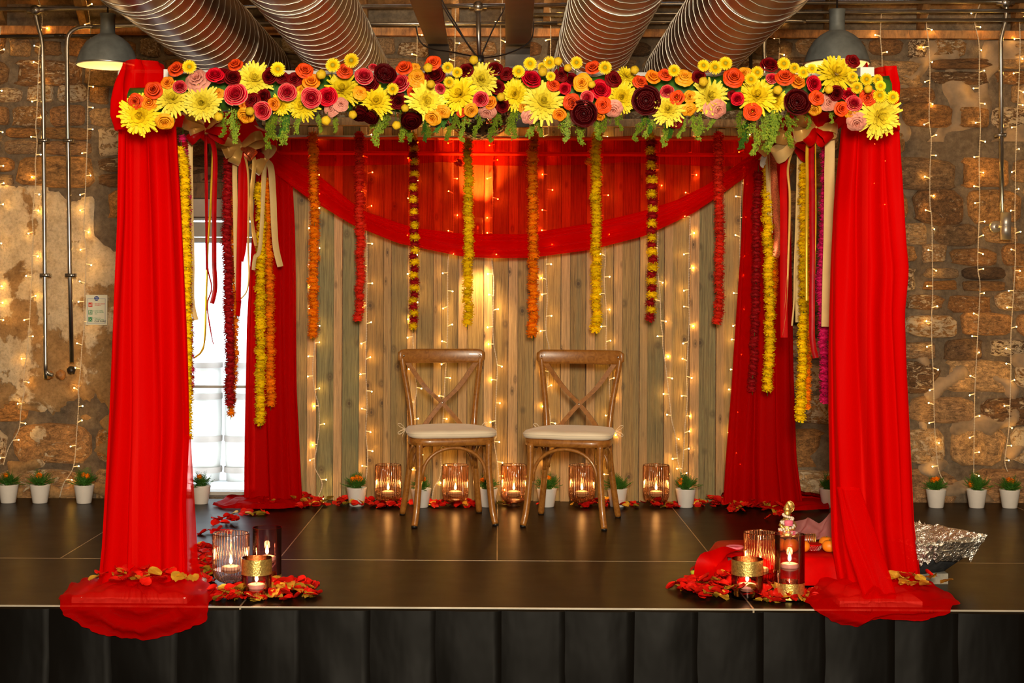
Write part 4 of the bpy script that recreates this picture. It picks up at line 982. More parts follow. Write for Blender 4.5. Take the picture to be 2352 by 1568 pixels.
def wall_spot(px, y0, y1, d, lab, r=.030):
    a, b = at(px, y0, d), at(px, y1, d); t = thing('wall_spotlight', lab, 'spotlight', b)
    m = MB(); m.lathe([(r * .8, .004), (r, 0), (r, (a.z - b.z) * .49), (r * .96, (a.z - b.z) * .5), (r, (a.z - b.z) * .51), (r, a.z - b.z), (r * .8, a.z - b.z - .004)], b, 24); link('cylinder_body', m.mesh('cylinder_body', ['brushed_steel']), t)
    m = MB(); c = (a + b) / 2; m.tube([c, c + Vector((-.025, .09, 0))], .010, 10); m.tube([c + Vector((-.027, .085, 0)), c + Vector((-.027, .115, 0))], .034, 24); link('mounting_plate', m.mesh('mounting_plate', ['brushed_steel']), t)
    m = MB(); m.lathe([(r * .78, .003), (r * .3, .004)], b, 20); m.lathe([(r * .78, a.z - b.z - .003), (r * .3, a.z - b.z - .002)], b, 20); link('lens', m.mesh('lens', ['bulb_glass']), t)
    return a, b
wall_spot(2310, 488, 550, 8.66, 'steel cylinder spotlight at the end of the conduit on the right stone wall')
a, b = wall_spot(1097, 500, 564, 8.68, 'steel cylinder spotlight on the timber behind the sheer red swag')
light('spot_up', 'SPOT', a + Vector((0, 0, .02)), 70, (1, .58, .20), a + Vector((.02, .12, 1)), spot_size=1.5, spot_blend=.8, shadow_soft_size=.02)
light('spot_down', 'SPOT', b - Vector((0, 0, .02)), 45, (1, .62, .25), b + Vector((0.02, .10, -1)), spot_size=1.3, spot_blend=.8, shadow_soft_size=.02)
def pendant(px, yr, wpx, d, ytop, lab):
    r = wpx / 2 / F * d; c = at(px, yr, d); t = thing('pendant_lamp', lab, 'pendant lamp', c); s = r / .14
    out = [(.140, 0), (.139, .006), (.132, .03), (.120, .062), (.098, .098), (.070, .122), (.045, .136), (.034, .142), (.033, .165), (.033, .215), (.036, .225), (.036, .232), (.006, .235)]
    m = MB(); m.use('lamp_grey'); m.lathe([(a * s, b * s) for a, b in out], c, 40, capb=False)
    link('shade', m.mesh('shade'), t)
    m = MB(); m.lathe([(a * s * .975, b * s - .005) for a, b in out[:7]], c, 40, capb=False, capt=True); link('shade_lining', m.mesh('shade_lining', ['lamp_inner']), t)
    m = MB(); m.tube([c + Vector((.141 * s * math.cos(k * PI / 20), .141 * s * math.sin(k * PI / 20), 0)) for k in range(41)], .003, 6, False); link('rim', m.mesh('rim', ['galvanised']), t)
    m = MB(); m.sphere(c + Vector((0, 0, .055 * s)), .036, 14, 10); link('light_bulb', m.mesh('light_bulb', ['bulb_glass']), t)
    m = MB(); top = at(px, ytop, d); m.tube([c + Vector((0, 0, .23 * s)), (c.x, c.y, 3.2)], .004, 6); link('cable', m.mesh('cable', ['black_cable']), t)
    light('pendant_glow', 'POINT', c + Vector((0, 0, -.01)), 1.3, (1, .66, .30), shadow_soft_size=.04)
pendant(247, 149, 141, 6.9, 0, 'grey metal dome pendant lamp at the top left with a lit cream lining')
pendant(1922, 146, 150, 6.6, 0, 'grey metal dome pendant lamp at the top right behind the flowers')
# mirror ball and its cables
bc = at(1101, 232, 6.9); br = 89 / F * 6.9
t = thing('mirror_ball', 'mirror-tiled ball hanging under the ceiling behind the flower garland', 'mirror ball', bc)
m = MB(); m.sphere(bc, br * .985, 40, 26); link('core', m.mesh('core', ['ball_core']), t)
m = MB(); nl = 34
for j in range(nl):
    p0, p1 = PI * (j + .08) / nl, PI * (j + .92) / nl; pm = (p0 + p1) / 2; cnt = max(6, int(2 * nl * math.sin(pm)))
    for i in range(cnt):
        a0, a1 = 2 * PI * (i + .07) / cnt, 2 * PI * (i + .93) / cnt; b0 = len(m.v); tl = Vector((R.uniform(-1, 1), R.uniform(-1, 1), R.uniform(-1, 1))) * .0045
        for k, (p, a) in enumerate(((p0, a0), (p1, a0), (p1, a1), (p0, a1))): m.vert(bc + Vector((math.sin(p) * math.cos(a), math.sin(p) * math.sin(a), math.cos(p))) * (br + (.0009 if k == i % 4 else 0)) + tl)
        m.face(b0, b0 + 1, b0 + 2, b0 + 3)
o = link('mirror_tiles', m.mesh('mirror_tiles', ['mirror_tile'], False), t); o['kind'] = 'stuff'
m = MB(); m.tube([bc + Vector((0, 0, br)), at(1101, 138, 6.9)], .004, 6); m.tube([bc + Vector((0, 0, br - .01)), bc + Vector((0, 0, br + .03))], .02, 12); link('hanger', m.mesh('hanger', ['black_cable']), t)
t = thing('cable_bundle', 'black cables fanning up from the hook above the mirror ball', 'cable', at(1101, 134, 7.2))
for pth in ([(1101, 136), (1078, 108), (1050, 60), (1020, 10), (1005, -30)], [(1103, 136), (1112, 112), (1136, 60), (1158, 20), (1170, -20)], [(1100, 132), (1040, 120), (990, 112), (965, 95), (955, 60)], [(1103, 134), (1160, 125), (1212, 100), (1225, 70), (1222, 30)], [(1096, 130), (1070, 95), (1035, 45), (1012, 5)]):
    m = MB(); m.tube(smooth_poly([at(x, y, 7.2 + .3 * k) for k, (x, y) in enumerate(pth)], 5), .0042, 6); link('cable', m.mesh('cable', ['black_cable']), t)
m = MB(); c = at(1101, 134, 7.2); m.tube([c + Vector((.012 * math.cos(k * PI / 6), 0, .012 * math.sin(k * PI / 6))) for k in range(13)], .003, 6); link('hook', m.mesh('hook', ['black_cable']), t)

# ============================================================ FAIRY LIGHTS
m = MB(); m.use('fairy_stub'); m.tube([(0, 0, 0), (.020, 0, .001), (.030, 0, .0)], [.0034, .0034, .0030], 6); m.use('fairy_bulb'); m.sphere((.031, 0, 0), .0036, 8, 6); BULB = m.mesh('bulb')
def fairy(label, path, d, sp=47, first=20, jit=.25):
    t = thing('fairy_light_strand', label, 'fairy lights', at(path[0][0], path[0][1], d), group='fairy lights hanging down the back wall')
    P_ = smooth_poly([at(x, y, d + .004 * fb(x, y * .1)) for x, y in path], 6)
    m = MB(); n = len(P_)
    for s in (0, PI):   # two twisted cords
        pts = []; k = 0.0
        for a, b in zip(P_, P_[1:]):
            L_ = (b - a).length; q = max(2, int(L_ / .009))
            for i in range(q):
                k += L_ / q; ang = k / .030 * 2 * PI + s; pts.append(a.lerp(b, i / q) + Vector((math.cos(ang) * .0023, math.sin(ang) * .0023, 0)))
        m.tube(pts, .0021, 4, True)
    link('wire', m.mesh('wire', ['cord_white']), t)
    tot = sum((b - a).length for a, b in zip(P_, P_[1:])); step = sp / F * d; s0 = first / F * d; k = R.randint(0, 1)
    while s0 < tot:
        s = s0
        for a, b in zip(P_, P_[1:]):
            l = (b - a).length
            if s <= l: p = a.lerp(b, s / l); break
            s -= l
        k += 1 if R.random() < .75 else 0; side = PI if k % 2 else 0
        link('bulb', BULB, t, p, (0, R.uniform(-.4, .4) , side + R.uniform(-.5, .9 if not side else .5)))
        s0 += step * R.uniform(1 - jit, 1 + jit)
D1, D2 = 8.785, 8.738
S1 = [(87, -5), (97, 39), (90, 120), (88, 168), (85, 255), (82, 288), (85, 330), (81, 375), (82, 416), (75, 496), (76, 543), (73, 623), (68, 735), (64, 792), (53, 878), (57, 890), (48, 942), (43, 987), (20, 1028), (7, 1070)]
S2 = [(196, -5), (207, 54), (207, 150), (202, 210), (201, 300), (198, 390), (195, 467), (193, 527), (198, 591), (193, 687), (193, 751), (188, 798), (185, 846), (180, 897), (181, 919), (176, 996), (169, 1070), (146, 1111), (137, 1143)]
FA = [
 ('fairy light strand beside the left conduit on the left stone wall', S1, D1), ('fairy light strand passing over the edge of the fire notice', S2, D1),
 ('fairy light strand at the very left edge of the stone wall', [(2, 60), (-6, 185), (-3, 400), (-8, 600), (-4, 760)], D1),
 ('fairy light strand falling below the leftmost orange marigold string', [(724, 292), (722, 500), (722, 780), (722, 800), (718, 850), (723, 897), (732, 935), (733, 985), (727, 1030), (722, 1070), (740, 1110), (730, 1143)], D2),
 ('fairy light strand ending above the leftmost plant pot on the timber', [(842, 292), (845, 370), (843, 420), (842, 500), (843, 600), (842, 740), (841, 790), (840, 850), (843, 930), (840, 990), (844, 1040), (843, 1080), (840, 1105)], D2),
 ('fairy light strand behind the left post of the left chair', [(958, 60), (957, 150), (950, 300), (948, 500), (948, 755), (950, 800), (951, 850), (957, 895), (950, 935), (950, 980), (958, 1030), (960, 1090)], D2),
 ('fairy light strand seen through the cross of the left chair', [(1047, -5), (1045, 100), (1043, 200), (1040, 380), (1042, 500), (1038, 560), (1030, 590), (1028, 650), (1028, 750), (1025, 830), (1022, 870), (1020, 920), (1017, 970), (1013, 1040), (1012, 1090), (997, 1120), (992, 1148)], D2),
 ('fairy light strand hanging between the two chairs, left of the middle seam', [(1155, -5), (1150, 50), (1149, 140), (1140, 290), (1130, 390), (1132, 450), (1130, 540), (1130, 600), (1134, 650), (1132, 740), (1134, 790), (1142, 840), (1140, 900), (1138, 960), (1140, 1000), (1135, 1015), (1142, 1060), (1146, 1100), (1152, 1140)], D2),
 ('fairy light strand behind the left post of the right chair', [(1262, -5), (1265, 100), (1260, 290), (1258, 380), (1256, 500), (1257, 560), (1254, 620), (1257, 680), (1254, 740), (1255, 770), (1261, 800), (1259, 860), (1256, 920), (1264, 960), (1263, 1085)], D2),
 ('fairy light strand behind the right post of the right chair', [(1384, 292), (1385, 370), (1385, 480), (1390, 585), (1388, 650), (1393, 720), (1392, 800), (1398, 850), (1400, 900), (1404, 1000), (1400, 1090)], D2),
 ('fairy light strand left one of the two that meet at the rightmost timber plant pot', [(1518, 292), (1513, 420), (1511, 560), (1511, 620), (1516, 680), (1518, 740), (1522, 770), (1523, 800), (1530, 850), (1538, 920), (1543, 965), (1551, 1000), (1556, 1050), (1562, 1078), (1570, 1103)], D2),
 ('fairy light strand right one of the two that meet at the rightmost timber plant pot', [(1592, 292), (1588, 380), (1585, 500), (1583, 570), (1582, 680), (1583, 730), (1580, 800), (1577, 860), (1578, 920), (1573, 980), (1570, 1040), (1566, 1080)], D2),
 ('fairy light strand glowing through the back right red drape', [(1712, 292), (1703, 430), (1700, 530), (1697, 700), (1688, 860), (1684, 952), (1686, 1000), (1700, 1030), (1712, 1060), (1709, 1100)], D2),
 ('short fairy light strand dropping past the rightmost spiral duct', [(1790, 30), (1789, 140), (1775, 300)], D2 + .1),
 ('fairy light strand above the top right corner of the canopy', [(2025, 25), (2022, 80), (2026, 150), (2022, 300), (2020, 500)], D1),
 ('fairy light strand on the right wall, nearest the front right drape', [(2137, 9), (2128, 54), (2133, 99), (2136, 168), (2134, 270), (2139, 324), (2136, 390), (2136, 468), (2140, 505), (2142, 624), (2142, 684), (2140, 720), (2140, 784), (2143, 848), (2145, 905), (2146, 964), (2152, 1051), (2159, 1088), (2173, 1111)], D1),
 ('fairy light strand on the right wall, middle one of three', [(2251, 9), (2240, 39), (2240, 60), (2249, 105), (2249, 210), (2252, 285), (2249, 369), (2250, 467), (2247, 553), (2246, 617), (2251, 656), (2247, 745), (2244, 800), (2239, 899), (2238, 964), (2237, 1047), (2236, 1100)], D1),
 ('fairy light strand on the right wall beside the steel spotlight', [(2343, 20), (2342, 54), (2343, 105), (2340, 195), (2336, 270), (2333, 360), (2332, 432), (2331, 496), (2332, 592), (2327, 688), (2322, 768), (2322, 832), (2321, 887), (2317, 987), (2308, 1056), (2315, 1084)], D1)]
for lab, pth, d in FA: fairy(lab, pth, d, 44 if d == D1 else 42)

# ============================================================ CHAIRS
def chair(label, loc, rz):
    t = thing('crossback_chair', label, 'chair', loc, rz, 'crossback chairs', local=True)
    # front is -y; seat 0.42 wide
    WF, WB, DP = .185, .165, .19
    def part(name, m, mat='oak'): return link(name, m.mesh(name, [mat]), t)
    for s in (-1, 1):
        m = MB(); m.tube(smooth_poly([(s * .215, -.225, .008), (s * .200, -.205, .10), (s * WF, -DP, .30), (s * WF, -DP, .435)], 5), [.0175] * 16, 14)
        m2 = MB(); m2.tube([(s * .215, -.226, 0), (s * .215, -.225, .010)], .016, 12); o = part('leg', m); l = link('foot_cap', m2.mesh('foot_cap', ['black_cable']), o)
    for s in (-1, 1):
        P_ = smooth_poly([(s * .215, .235, .008), (s * .200, .210, .12), (s * .180, .185, .30), (s * .172, .175, .45), (s * .185, .195, .62), (s * .212, .235, .80), (s * .218, .245, .862)], 5)
        m = MB(); m.tube(P_, [.0175 - .003 * (k / len(P_)) for k in range(len(P_))], 14); o = part('back_post', m)
        m2 = MB(); m2.tube([(s * .215, .236, 0), (s * .215, .235, .010)], .016, 12); link('foot_cap', m2.mesh('foot_cap', ['black_cable']), o)
    # seat frame: rounded trapezoid
    def sq(s, z, grow=0):
        out = []
        for k in range(40):
            a = 2 * PI * k / 40; cx, sy = math.cos(a), math.sin(a)
            x = abs(cx) ** .45 * (1 if cx > 0 else -1); y = abs(sy) ** .5 * (1 if sy > 0 else -1)
            w_ = .220 - .022 * y; out.append(Vector((x * (w_ * s + grow), y * (.205 * s + grow) - .005, z)))
        return out
    m = MB(); rg = [sq(.95, .418), sq(1, .424), sq(1, .452), sq(.97, .458), sq(.5, .458)]; m.grid(lambda i, j: rg[j][i], 40, 5, True, capb=True, capt=True); part('seat', m)
    m = MB(); rg = [sq(.96, .459), sq(1.02, .464), sq(1.045, .476), sq(1.04, .488), sq(1.0, .498), sq(.8, .504), sq(.45, .507), sq(.1, .508)]
    m.grid(lambda i, j: rg[j][i] + Vector((0, 0, .003 * fb(rg[j][i].x * 9, rg[j][i].y * 9, loc[0]))), 40, 8, True, capb=True, capt=True); cu = part('cushion', m, 'cushion_ivory'); cu['label'] = 'ivory cushion tied to the seat'
    m = MB(); m.tube([sq(1.047, .482)[k % 40] for k in range(41)], .0022, 5, False); link('piping', m.mesh('piping', ['cushion_ivory']), cu)
    for s in (-1, 1):
        m = MB(); b = Vector((s * .205, .18, .475))
        for k in (0, 1): strip(m, [b, b + Vector((s * .03, .0, .012 - .02 * k)), b + Vector((s * .045, .0, .028 - .05 * k)), b + Vector((s * .028, 0, .03 - .055 * k)), b], .010, (0, 1, .3), 0, 0, 4)
        strip(m, [b, b + Vector((s * .022, -.01, -.04)), b + Vector((s * .018, -.012, -.085))], .009, (0, 1, .2), 0, 0, 4); link('tie', m.mesh('tie', ['cushion_ivory']), cu)
    # top rail, curved
    m = MB()
    def P(i, j):
        u = j / 24 * 2 - 1; x = u * .243; yb = .262 - .045 * (1 - u * u) * -1 - .045 ; yb = .238 + .030 * (1 - u * u)
        hh = .039 * (1 - max(0, abs(u) - .90) * 4.5); th = 2 * PI * i / 12; c_, s_ = math.cos(th), math.sin(th)
        return Vector((x, yb + .013 * (abs(c_) ** .6) * (1 if c_ > 0 else -1), .872 + .008 * (1 - u * u) * 0 + hh * (abs(s_) ** .5) * (1 if s_ > 0 else -1)))
    m.grid(P, 12, 25, True, capb=True, capt=True); part('top_rail', m)
    # crossed back slats
    for s in (-1, 1):
        m = MB(); pts = smooth_poly([(-s * .190, .230, .835), (-s * .09, .225 + .012 * s, .70), (0, .215 + .006 * s, .615), (s * .07, .20 + .004 * s, .535), (s * .130, .178, .455)], 5)
        m.grid(lambda i, j: pts[j] + Vector((((-1, 1, 1, -1)[i]) * .0155, (-.005, -.005, .005, .005)[i], 0)), 4, len(pts), True, capb=True, capt=True)
        link('back_slat', m.mesh('back_slat', ['oak'], False), t)
    for x, y, z in ((0, .203, .615), (-.212, .222, .875), (.212, .222, .875)):
        m = MB(); m.sphere((x, y, z), .006, 10, 6, (1, .5, 1)); part('bolt', m, 'chrome')
    # bentwood hoops under the seat
    def hoop(a, b, zt, dz=-.17, r=.0095):
        a, b = Vector(a), Vector(b); pts = [a.lerp(b, (1 - math.cos(PI * k / 16)) / 2) + Vector((0, 0, zt + dz + (-dz) * math.sin(PI * k / 16) ** .8)) for k in range(17)]
        m = MB(); m.tube(pts, r, 10); part('hoop', m)
    hoop((-.170, -.187, 0), (.170, -.187, 0), .408); hoop((-.165, .185, 0), (.165, .185, 0), .408, -.14)
    for s in (-1, 1): hoop((s * .186, -.165, 0), (s * .180, .160, 0), .408, -.15)
    return t
def avg(*p): return sum(p, Vector()) / len(p)
g = [ground(966, 1209), ground(1130, 1203), ground(921, 1186), ground(1098, 1179)]
c = avg(*g); chair('oak crossback chair with ivory cushion, left one, turned slightly to the right', (c.x + .0, c.y, 0), math.radians(11.5))
g = [ground(1204, 1205), ground(1360, 1217), ground(1255, 1182), ground(1431, 1193)]
c = avg(*g); chair('oak crossback chair with ivory cushion, right one, turned slightly to the left', (c.x, c.y, 0), math.radians(-13.5))

# ============================================================ CANDLES AND VASES
def flame(p, parent, s=1.0):
    m = MB(); m.lathe([(.0008, 0), (.0045, .004), (.0058, .010), (.0042, .018), (.0014, .027), (.0002, .032)], n=10, capt=True); o = link('flame', m.mesh('flame', ['flame']), parent, p + Vector((0, 0, .005)), None, s); return o
def candle(m0, c, r, z, parent, h=.028):
    m = MB(); m.lathe([(r * .55, -h), (r * .92, -h * .75), (r, -h * .2), (r * .94, 0), (r * .62, .003), (r * .58, .001), (.002, .001)], (c.x, c.y, z), 28); o = link('floating_candle', m.mesh('floating_candle', ['wax']), parent)
    m = MB(); m.tube([(c.x, c.y, z), (c.x + .001, c.y, z + .009)], .001, 5); link('wick', m.mesh('wick', ['wick']), o)
    f = flame(Vector((c.x, c.y, z + .004)), None, 1.25); f.parent = o
    light('candle_light', 'POINT', (c.x, c.y, z + .035), .55, (1, .55, .2), shadow_soft_size=.012)
def ribbed_vase(label, c, r, h, mat, foot=True, zc=.085):
    t = thing('ribbed_vase', label, 'candle vase', c); n = 216; rb = .030
    pr = [(r * .50, 0), (r * .50, .004), (r * .30, .010), (r * .30, .016), (r * .62, .024), (r * .86, .038), (r * .97, .06), (r, .09), (r, h - .004), (r * .995, h)] if foot else [(r * .7, 0), (r * .9, .008), (r * .98, .03), (r, .06), (r, h)]
    m = MB()
    def P(i, j):
        rr, z = pr[j]; a = 2 * PI * i / n; k = 1 + (rb * math.cos(a * 36) if z > .03 and z < h else 0); return c + Vector((rr * k * math.cos(a), rr * k * math.sin(a), z))
    m.grid(P, n, len(pr), True, capb=True); link('ribbed_glass', m.mesh('ribbed_glass', [mat]), t)
    m = MB(); m.tube([c + Vector((r * .985 * math.cos(k * PI / 24), r * .985 * math.sin(k * PI / 24), h)) for k in range(49)], .0022, 6, False); link('rim', m.mesh('rim', [mat]), t)
    m = MB(); m.lathe([(r * .93, zc - .012), (.001, zc - .012)], c, 32, capb=False); link('water', m.mesh('water', ['rose_glass']), t)
    candle(m, c, r * .52, c.z + zc, t)
def gvec(px, py): p = ground(px, py); return Vector((p.x, p.y, 0))
for px, lab in ((892, 'ribbed amber glass candle vase left of the left chair'), (1046, 'ribbed amber glass candle vase seen between the legs of the left chair'), (1180, 'ribbed amber glass candle vase between the two chairs'), (1336, 'ribbed amber glass candle vase seen between the legs of the right chair'), (1506, 'ribbed amber glass candle vase right of the right chair')):
    c = gvec(px, 1161); c.y -= .02; ribbed_vase(lab, c, 29.5 / F * c.y, .236, 'amber_glass')
c = gvec(530, 1347); ribbed_vase('ribbed smoky pink glass candle vase in the front left candle group', c, 41 / F * c.y, .222, 'smoky_pink_glass')
c = gvec(1746, 1350); ribbed_vase('ribbed amber glass candle vase in the front right candle group', c, 37 / F * c.y, .232, 'amber_glass')
def plain_vase(label, c, r, h, band0, band1, zc, name='cylinder_vase'):
    t = thing(name, label, 'candle vase', c)
    m = MB(); m.lathe([(r * .96, 0), (r, .004), (r, h)], c, 48); m.lathe([(r * .965, h), (r * .965, .012)], c, 48, capb=False); m.lathe([(r * .965, h), (r, h)], c, 48, capb=False); link('glass', m.mesh('glass', ['rose_glass']), t)
    m = MB(); n = 96
    def P(i, j):
        a = 2 * PI * i / n; z = band0 + (band1 - band0) * j / 12; k = 1.012 + .006 * fb(i * .9, j * 1.3) * (j % 12 != 0); return c + Vector((r * k * math.cos(a), r * k * math.sin(a), z))
    m.grid(P, n, 13, True); o = link('gold_band', m.mesh('gold_band', ['gold_leaf']), t); o['label'] = 'crackled gold leaf band'
    m = MB(); m.lathe([(r * .955, zc - .014), (.001, zc - .014)], c, 32, capb=False); link('water', m.mesh('water', ['rose_glass']), t)
    candle(m, c, r * .62, c.z + zc, t)
c = gvec(613, 1342); plain_vase('tall rose glass vase with a floating candle in the front left candle group', c, 33 / F * c.y, .240, .004, .045, .118)
c = gvec(589, 1371); plain_vase('short rose glass tumbler with a gold rim band in the front left candle group', c, 34.5 / F * c.y, .160, .095, .158, .052, 'glass_tumbler')
c = gvec(1813, 1375); plain_vase('tall rose glass vase with a gold foot band in the front right candle group', c, 34.5 / F * c.y, .262, .006, .070, .142)
c = gvec(1716, 1372); plain_vase('short rose glass tumbler with a gold rim band in the front right candle group', c, 36 / F * c.y, .158, .096, .156, .055, 'glass_tumbler')

# ============================================================ PLANT POTS
def foliage(seed, dens=70):
    q = random.Random(seed); m = MB()
    for k in range(dens):
        az = q.uniform(0, 6.28); el = q.uniform(.1, 1.4); L_ = q.uniform(.035, .075); base = Vector((q.uniform(-.02, .02), q.uniform(-.02, .02), q.uniform(0, .02)))
        dr = Vector((math.cos(az) * math.cos(el), math.sin(az) * math.cos(el), math.sin(el))); tip = base + dr * L_; m.tube([base, tip], .0012, 3, False)
        for s in range(5):   # feathered leaflets
            c = base.lerp(tip, .45 + .14 * s); sd = dr.cross(Vector((0, 0, 1))).normalized() if abs(dr.z) < .98 else Vector((1, 0, 0))
            for sg in (-1, 1):
                e = c + sd * sg * .014 * (1.2 - .15 * s) + dr * .010 + Vector((0, 0, q.uniform(-.004, .006))); w_ = dr * .0045; b = len(m.v)
                m.vert(c - w_, .2); m.vert(e, .9); m.vert(c + w_, .5); m.vert((c + e) / 2 + Vector((0, 0, .002)), .6); m.face(b, b + 1, b + 3); m.face(b + 1, b + 2, b + 3)
    return m.mesh('foliage', ['leaf_green'], False)
FOL = [foliage(k) for k in range(4)]
POT = MB(); POT.lathe([(.040, 0), (.042, .003), (.0575, .100), (.0585, .104), (.0575, .106), (.054, .100), (.050, .088), (.001, .088)], n=32); POTM = POT.mesh('pot', ['pot_white'])
SOIL = MB(); SOIL.lathe([(.0525, .0885), (.001, .094)], n=20, capb=False); SOILM = SOIL.mesh('soil', ['soil'])
BLM = marigold('marigold_orange', 77); BLM.name = 'bloom'
def pot(px, py, lab, fl, s=1.0):
    c = gvec(px, py)
    if c.y > 8.60: c.y = 8.60; c.x = at(px, py, 8.6).x
    t = thing('potted_marigold', lab, 'potted plant', c, R.uniform(0, 6), 'white pots along the back of the stage', local=True); t.scale = (s,) * 3
    link('pot', POTM, t); link('soil', SOILM, t); link('foliage', R.choice(FOL), t, (0, 0, .095), (0, 0, R.uniform(0, 6)), R.uniform(1.0, 1.2))
    inv = t.rotation_euler.z
    for dx, dy in fl:
        v = Matrix.Rotation(-inv, 3, 'Z') @ Vector((dx, -.01, dy)); o = link('bloom', BLM, t, v, (R.uniform(-.4, .4), R.uniform(-.4, .4), 0), .019)
        m = MB(); m.tube([(v.x * .3, v.y * .3, .09), v], .0018, 4); link('stem', m.mesh('stem', ['leaf_green'], False), t)
for px, py, lab, fl in (
    (19, 1150, 'potted orange marigold at the far left edge of the stage', [(-.01, .155)]), (92, 1151, 'potted orange marigold, second from the left edge of the stage', [(-.003, .158)]), (193, 1153, 'potted orange marigold next to the left front drape, outside it', [(.0, .162), (.02, .155)]),
    (461, 1155, 'potted orange marigold standing before the glazed door', [(-.005, .155)]), (819, 1161, 'potted marigold half sunk in petals, leftmost before the timber', [(.005, .162), (.018, .155), (-.02, .150)]), (967, 1164, 'potted orange marigold behind the left chair legs', [(.012, .160)]),
    (1120, 1163, 'potted marigold just right of the left chair', [(-.03, .150)]), (1256, 1163, 'potted marigold behind the left legs of the right chair', [(.01, .165)]), (1418, 1163, 'potted green marigold without a bloom behind the right chair', []),
    (1575, 1164, 'potted orange marigold rightmost before the timber under two light strands', [(-.032, .142), (-.028, .150)]), (1905, 1158, 'potted orange marigold half hidden by the front right drape', [(-.005, .165), (.012, .17)]), (2150, 1160, 'potted orange marigold right of the front right drape, nearest it', [(0.0, .162), (-.02, .158)]),
    (2243, 1162, 'potted orange marigold, second from the right edge of the stage', [(-.035, .140), (-.03, .128)]), (2319, 1161, 'potted orange marigold at the far right edge of the stage', [(-.01, .160), (.01, .155)])):
    pot(px, py, lab, fl)

# ============================================================ PETALS
def petal_mesh(seed, mat):
    q = random.Random(seed); m = MB(); c1, c2, ph = q.uniform(.15, .5), q.uniform(-.3, .5), q.uniform(0, 6)
    def P(i, j):
        s = j / 5; u = i / 5 - .5; w_ = math.sin(PI * min(1, .12 + s * .80)) ** .7 * 1.05
        x = u * w_; y = s - .5 - .18 * abs(u) * (s > .8); return Vector((x, y, c1 * (2 * x) ** 2 * .5 + c2 * (s - .5) ** 2 + .07 * math.sin(u * 9 + ph + s * 4)))
    m.grid(P, 6, 6, T=lambda i, j: j / 5); return m.mesh('rose_petal', [mat])
PR = [petal_mesh(k, 'petal_red') for k in range(6)]; PG = [petal_mesh(30 + k, 'petal_gold') for k in range(4)]
def scatter(n, cx, cy, rx, ry, label, group, gold=.28, hump=.04, size=.052, lift=0.0, names=None):
    for k in range(n):
        while True:
            u, v = R.gauss(0, .45), R.gauss(0, .45)
            if u * u + v * v < 1: break
        p, side = pmap(cx + u * rx, cy + v * ry)
        if side == 1: p = ground(cx + u * rx, 1384)
        z = .008 + lift + hump * (1 - (u * u + v * v)) * R.random() ** .6
        s = size * R.uniform(.75, 1.15)
        isg = R.random() < gold
        o = link('rose_petal', R.choice(PG if isg else PR), None, (p.x, p.y, max(z, .004) if side != 2 else z), (R.uniform(-.55, .55), R.uniform(-.55, .55), R.uniform(0, 6.3)), s)
        tag(o, ('gold ' if isg else 'red ') + label, 'petal', group)
scatter(30, 330, 1366, 130, 17, 'fabric petal lying on the hem of the front left drape', 'petals on the front left hem', .33, .04, .055, .062)
scatter(42, 655, 1362, 80, 20, 'fabric petal in the heap right of the front left candles', 'petals right of the left candles', .3, .05, .056)
scatter(26, 530, 1374, 80, 9, 'fabric petal at the stage edge before the front left candles', 'petals before the left candles', .35, .035, .055)
scatter(26, 470, 1292, 28, 45, 'fabric petal in the trail between the front left drape and the ribbed vase', 'petals beside the ribbed vase', .25, .05)
scatter(9, 500, 1226, 45, 6, 'fabric petal in the thin row behind the front left candles', 'petals behind the left candles', .2, .012)
scatter(16, 530, 1203, 48, 8, 'fabric petal in the small heap between the door and the candles', 'small petal heap by the door', .2, .035)
scatter(9, 560, 1183, 60, 5, 'fabric petal scattered before the back left drape', 'petals before the back left drape', .3, .01)
scatter(60, 1675, 1354, 135, 28, 'fabric petal in the heap around the front right candles', 'petals round the right candles', .2, .07, .058)
scatter(30, 1800, 1372, 90, 14, 'fabric petal at the stage edge under the front right candles', 'petals before the right candles', .3, .04, .055)
scatter(15, 2100, 1378, 85, 11, 'fabric petal lying on the hem of the front right drape', 'petals on the front right hem', .75, .02, .055, .075)
scatter(14, 1795, 1190, 45, 8, 'fabric petal behind the little garlanded statue', 'petals behind the statue', .2, .03)
scatter(22, 1115, 1160, 300, 3, 'fabric petal scattered behind the chairs along the timber', 'petals behind the chairs', .15, .01)
def stuff_petals(label, zones, n):
    for mat, PM, fr_ in (('petal_red', PR, .75), ('petal_gold', PG, .25)):
        m = MB()
        for cx, cy, rx, ry, hump, w_ in zones:
            for k in range(int(n * w_ * fr_)):
                u, v = R.uniform(-1, 1), R.uniform(-1, 1); p, side = pmap(cx + u * rx, cy + v * ry)
                if side == 1: p = ground(cx + u * rx, 1384)
                z = .008 + hump * (1 - u * u) * R.random(); me = R.choice(PM); mt = Matrix.Translation((p.x, p.y, z)) @ Euler((R.uniform(-.6, .6), R.uniform(-.6, .6), R.uniform(0, 6.3))).to_matrix().to_4x4() @ Matrix.Scale(.048 * R.uniform(.75, 1.15), 4); b = len(m.v)
                for vv in me.vertices: m.vert(mt @ vv.co, R.random())
                for f in me.polygons: m.face(*[b + i for i in f.vertices])
        o = link('petal_heap', m.mesh('petal_heap', [mat]), None); tag(o, ('red ' if mat == 'petal_red' else 'gold ') + label, 'petals', None, 'stuff')
stuff_petals('fabric petals heaped along the foot of the timber cladding', [(665, 1152, 75, 18, .05, .24), (800, 1160, 105, 7, .03, .14), (905, 1162, 30, 6, .03, .06), (1035, 1161, 50, 5, .02, .08), (1395, 1163, 60, 5, .03, .08), (1505, 1163, 50, 4, .02, .06), (1650, 1160, 60, 10, .04, .16), (1745, 1168, 70, 10, .05, .2)], 380)
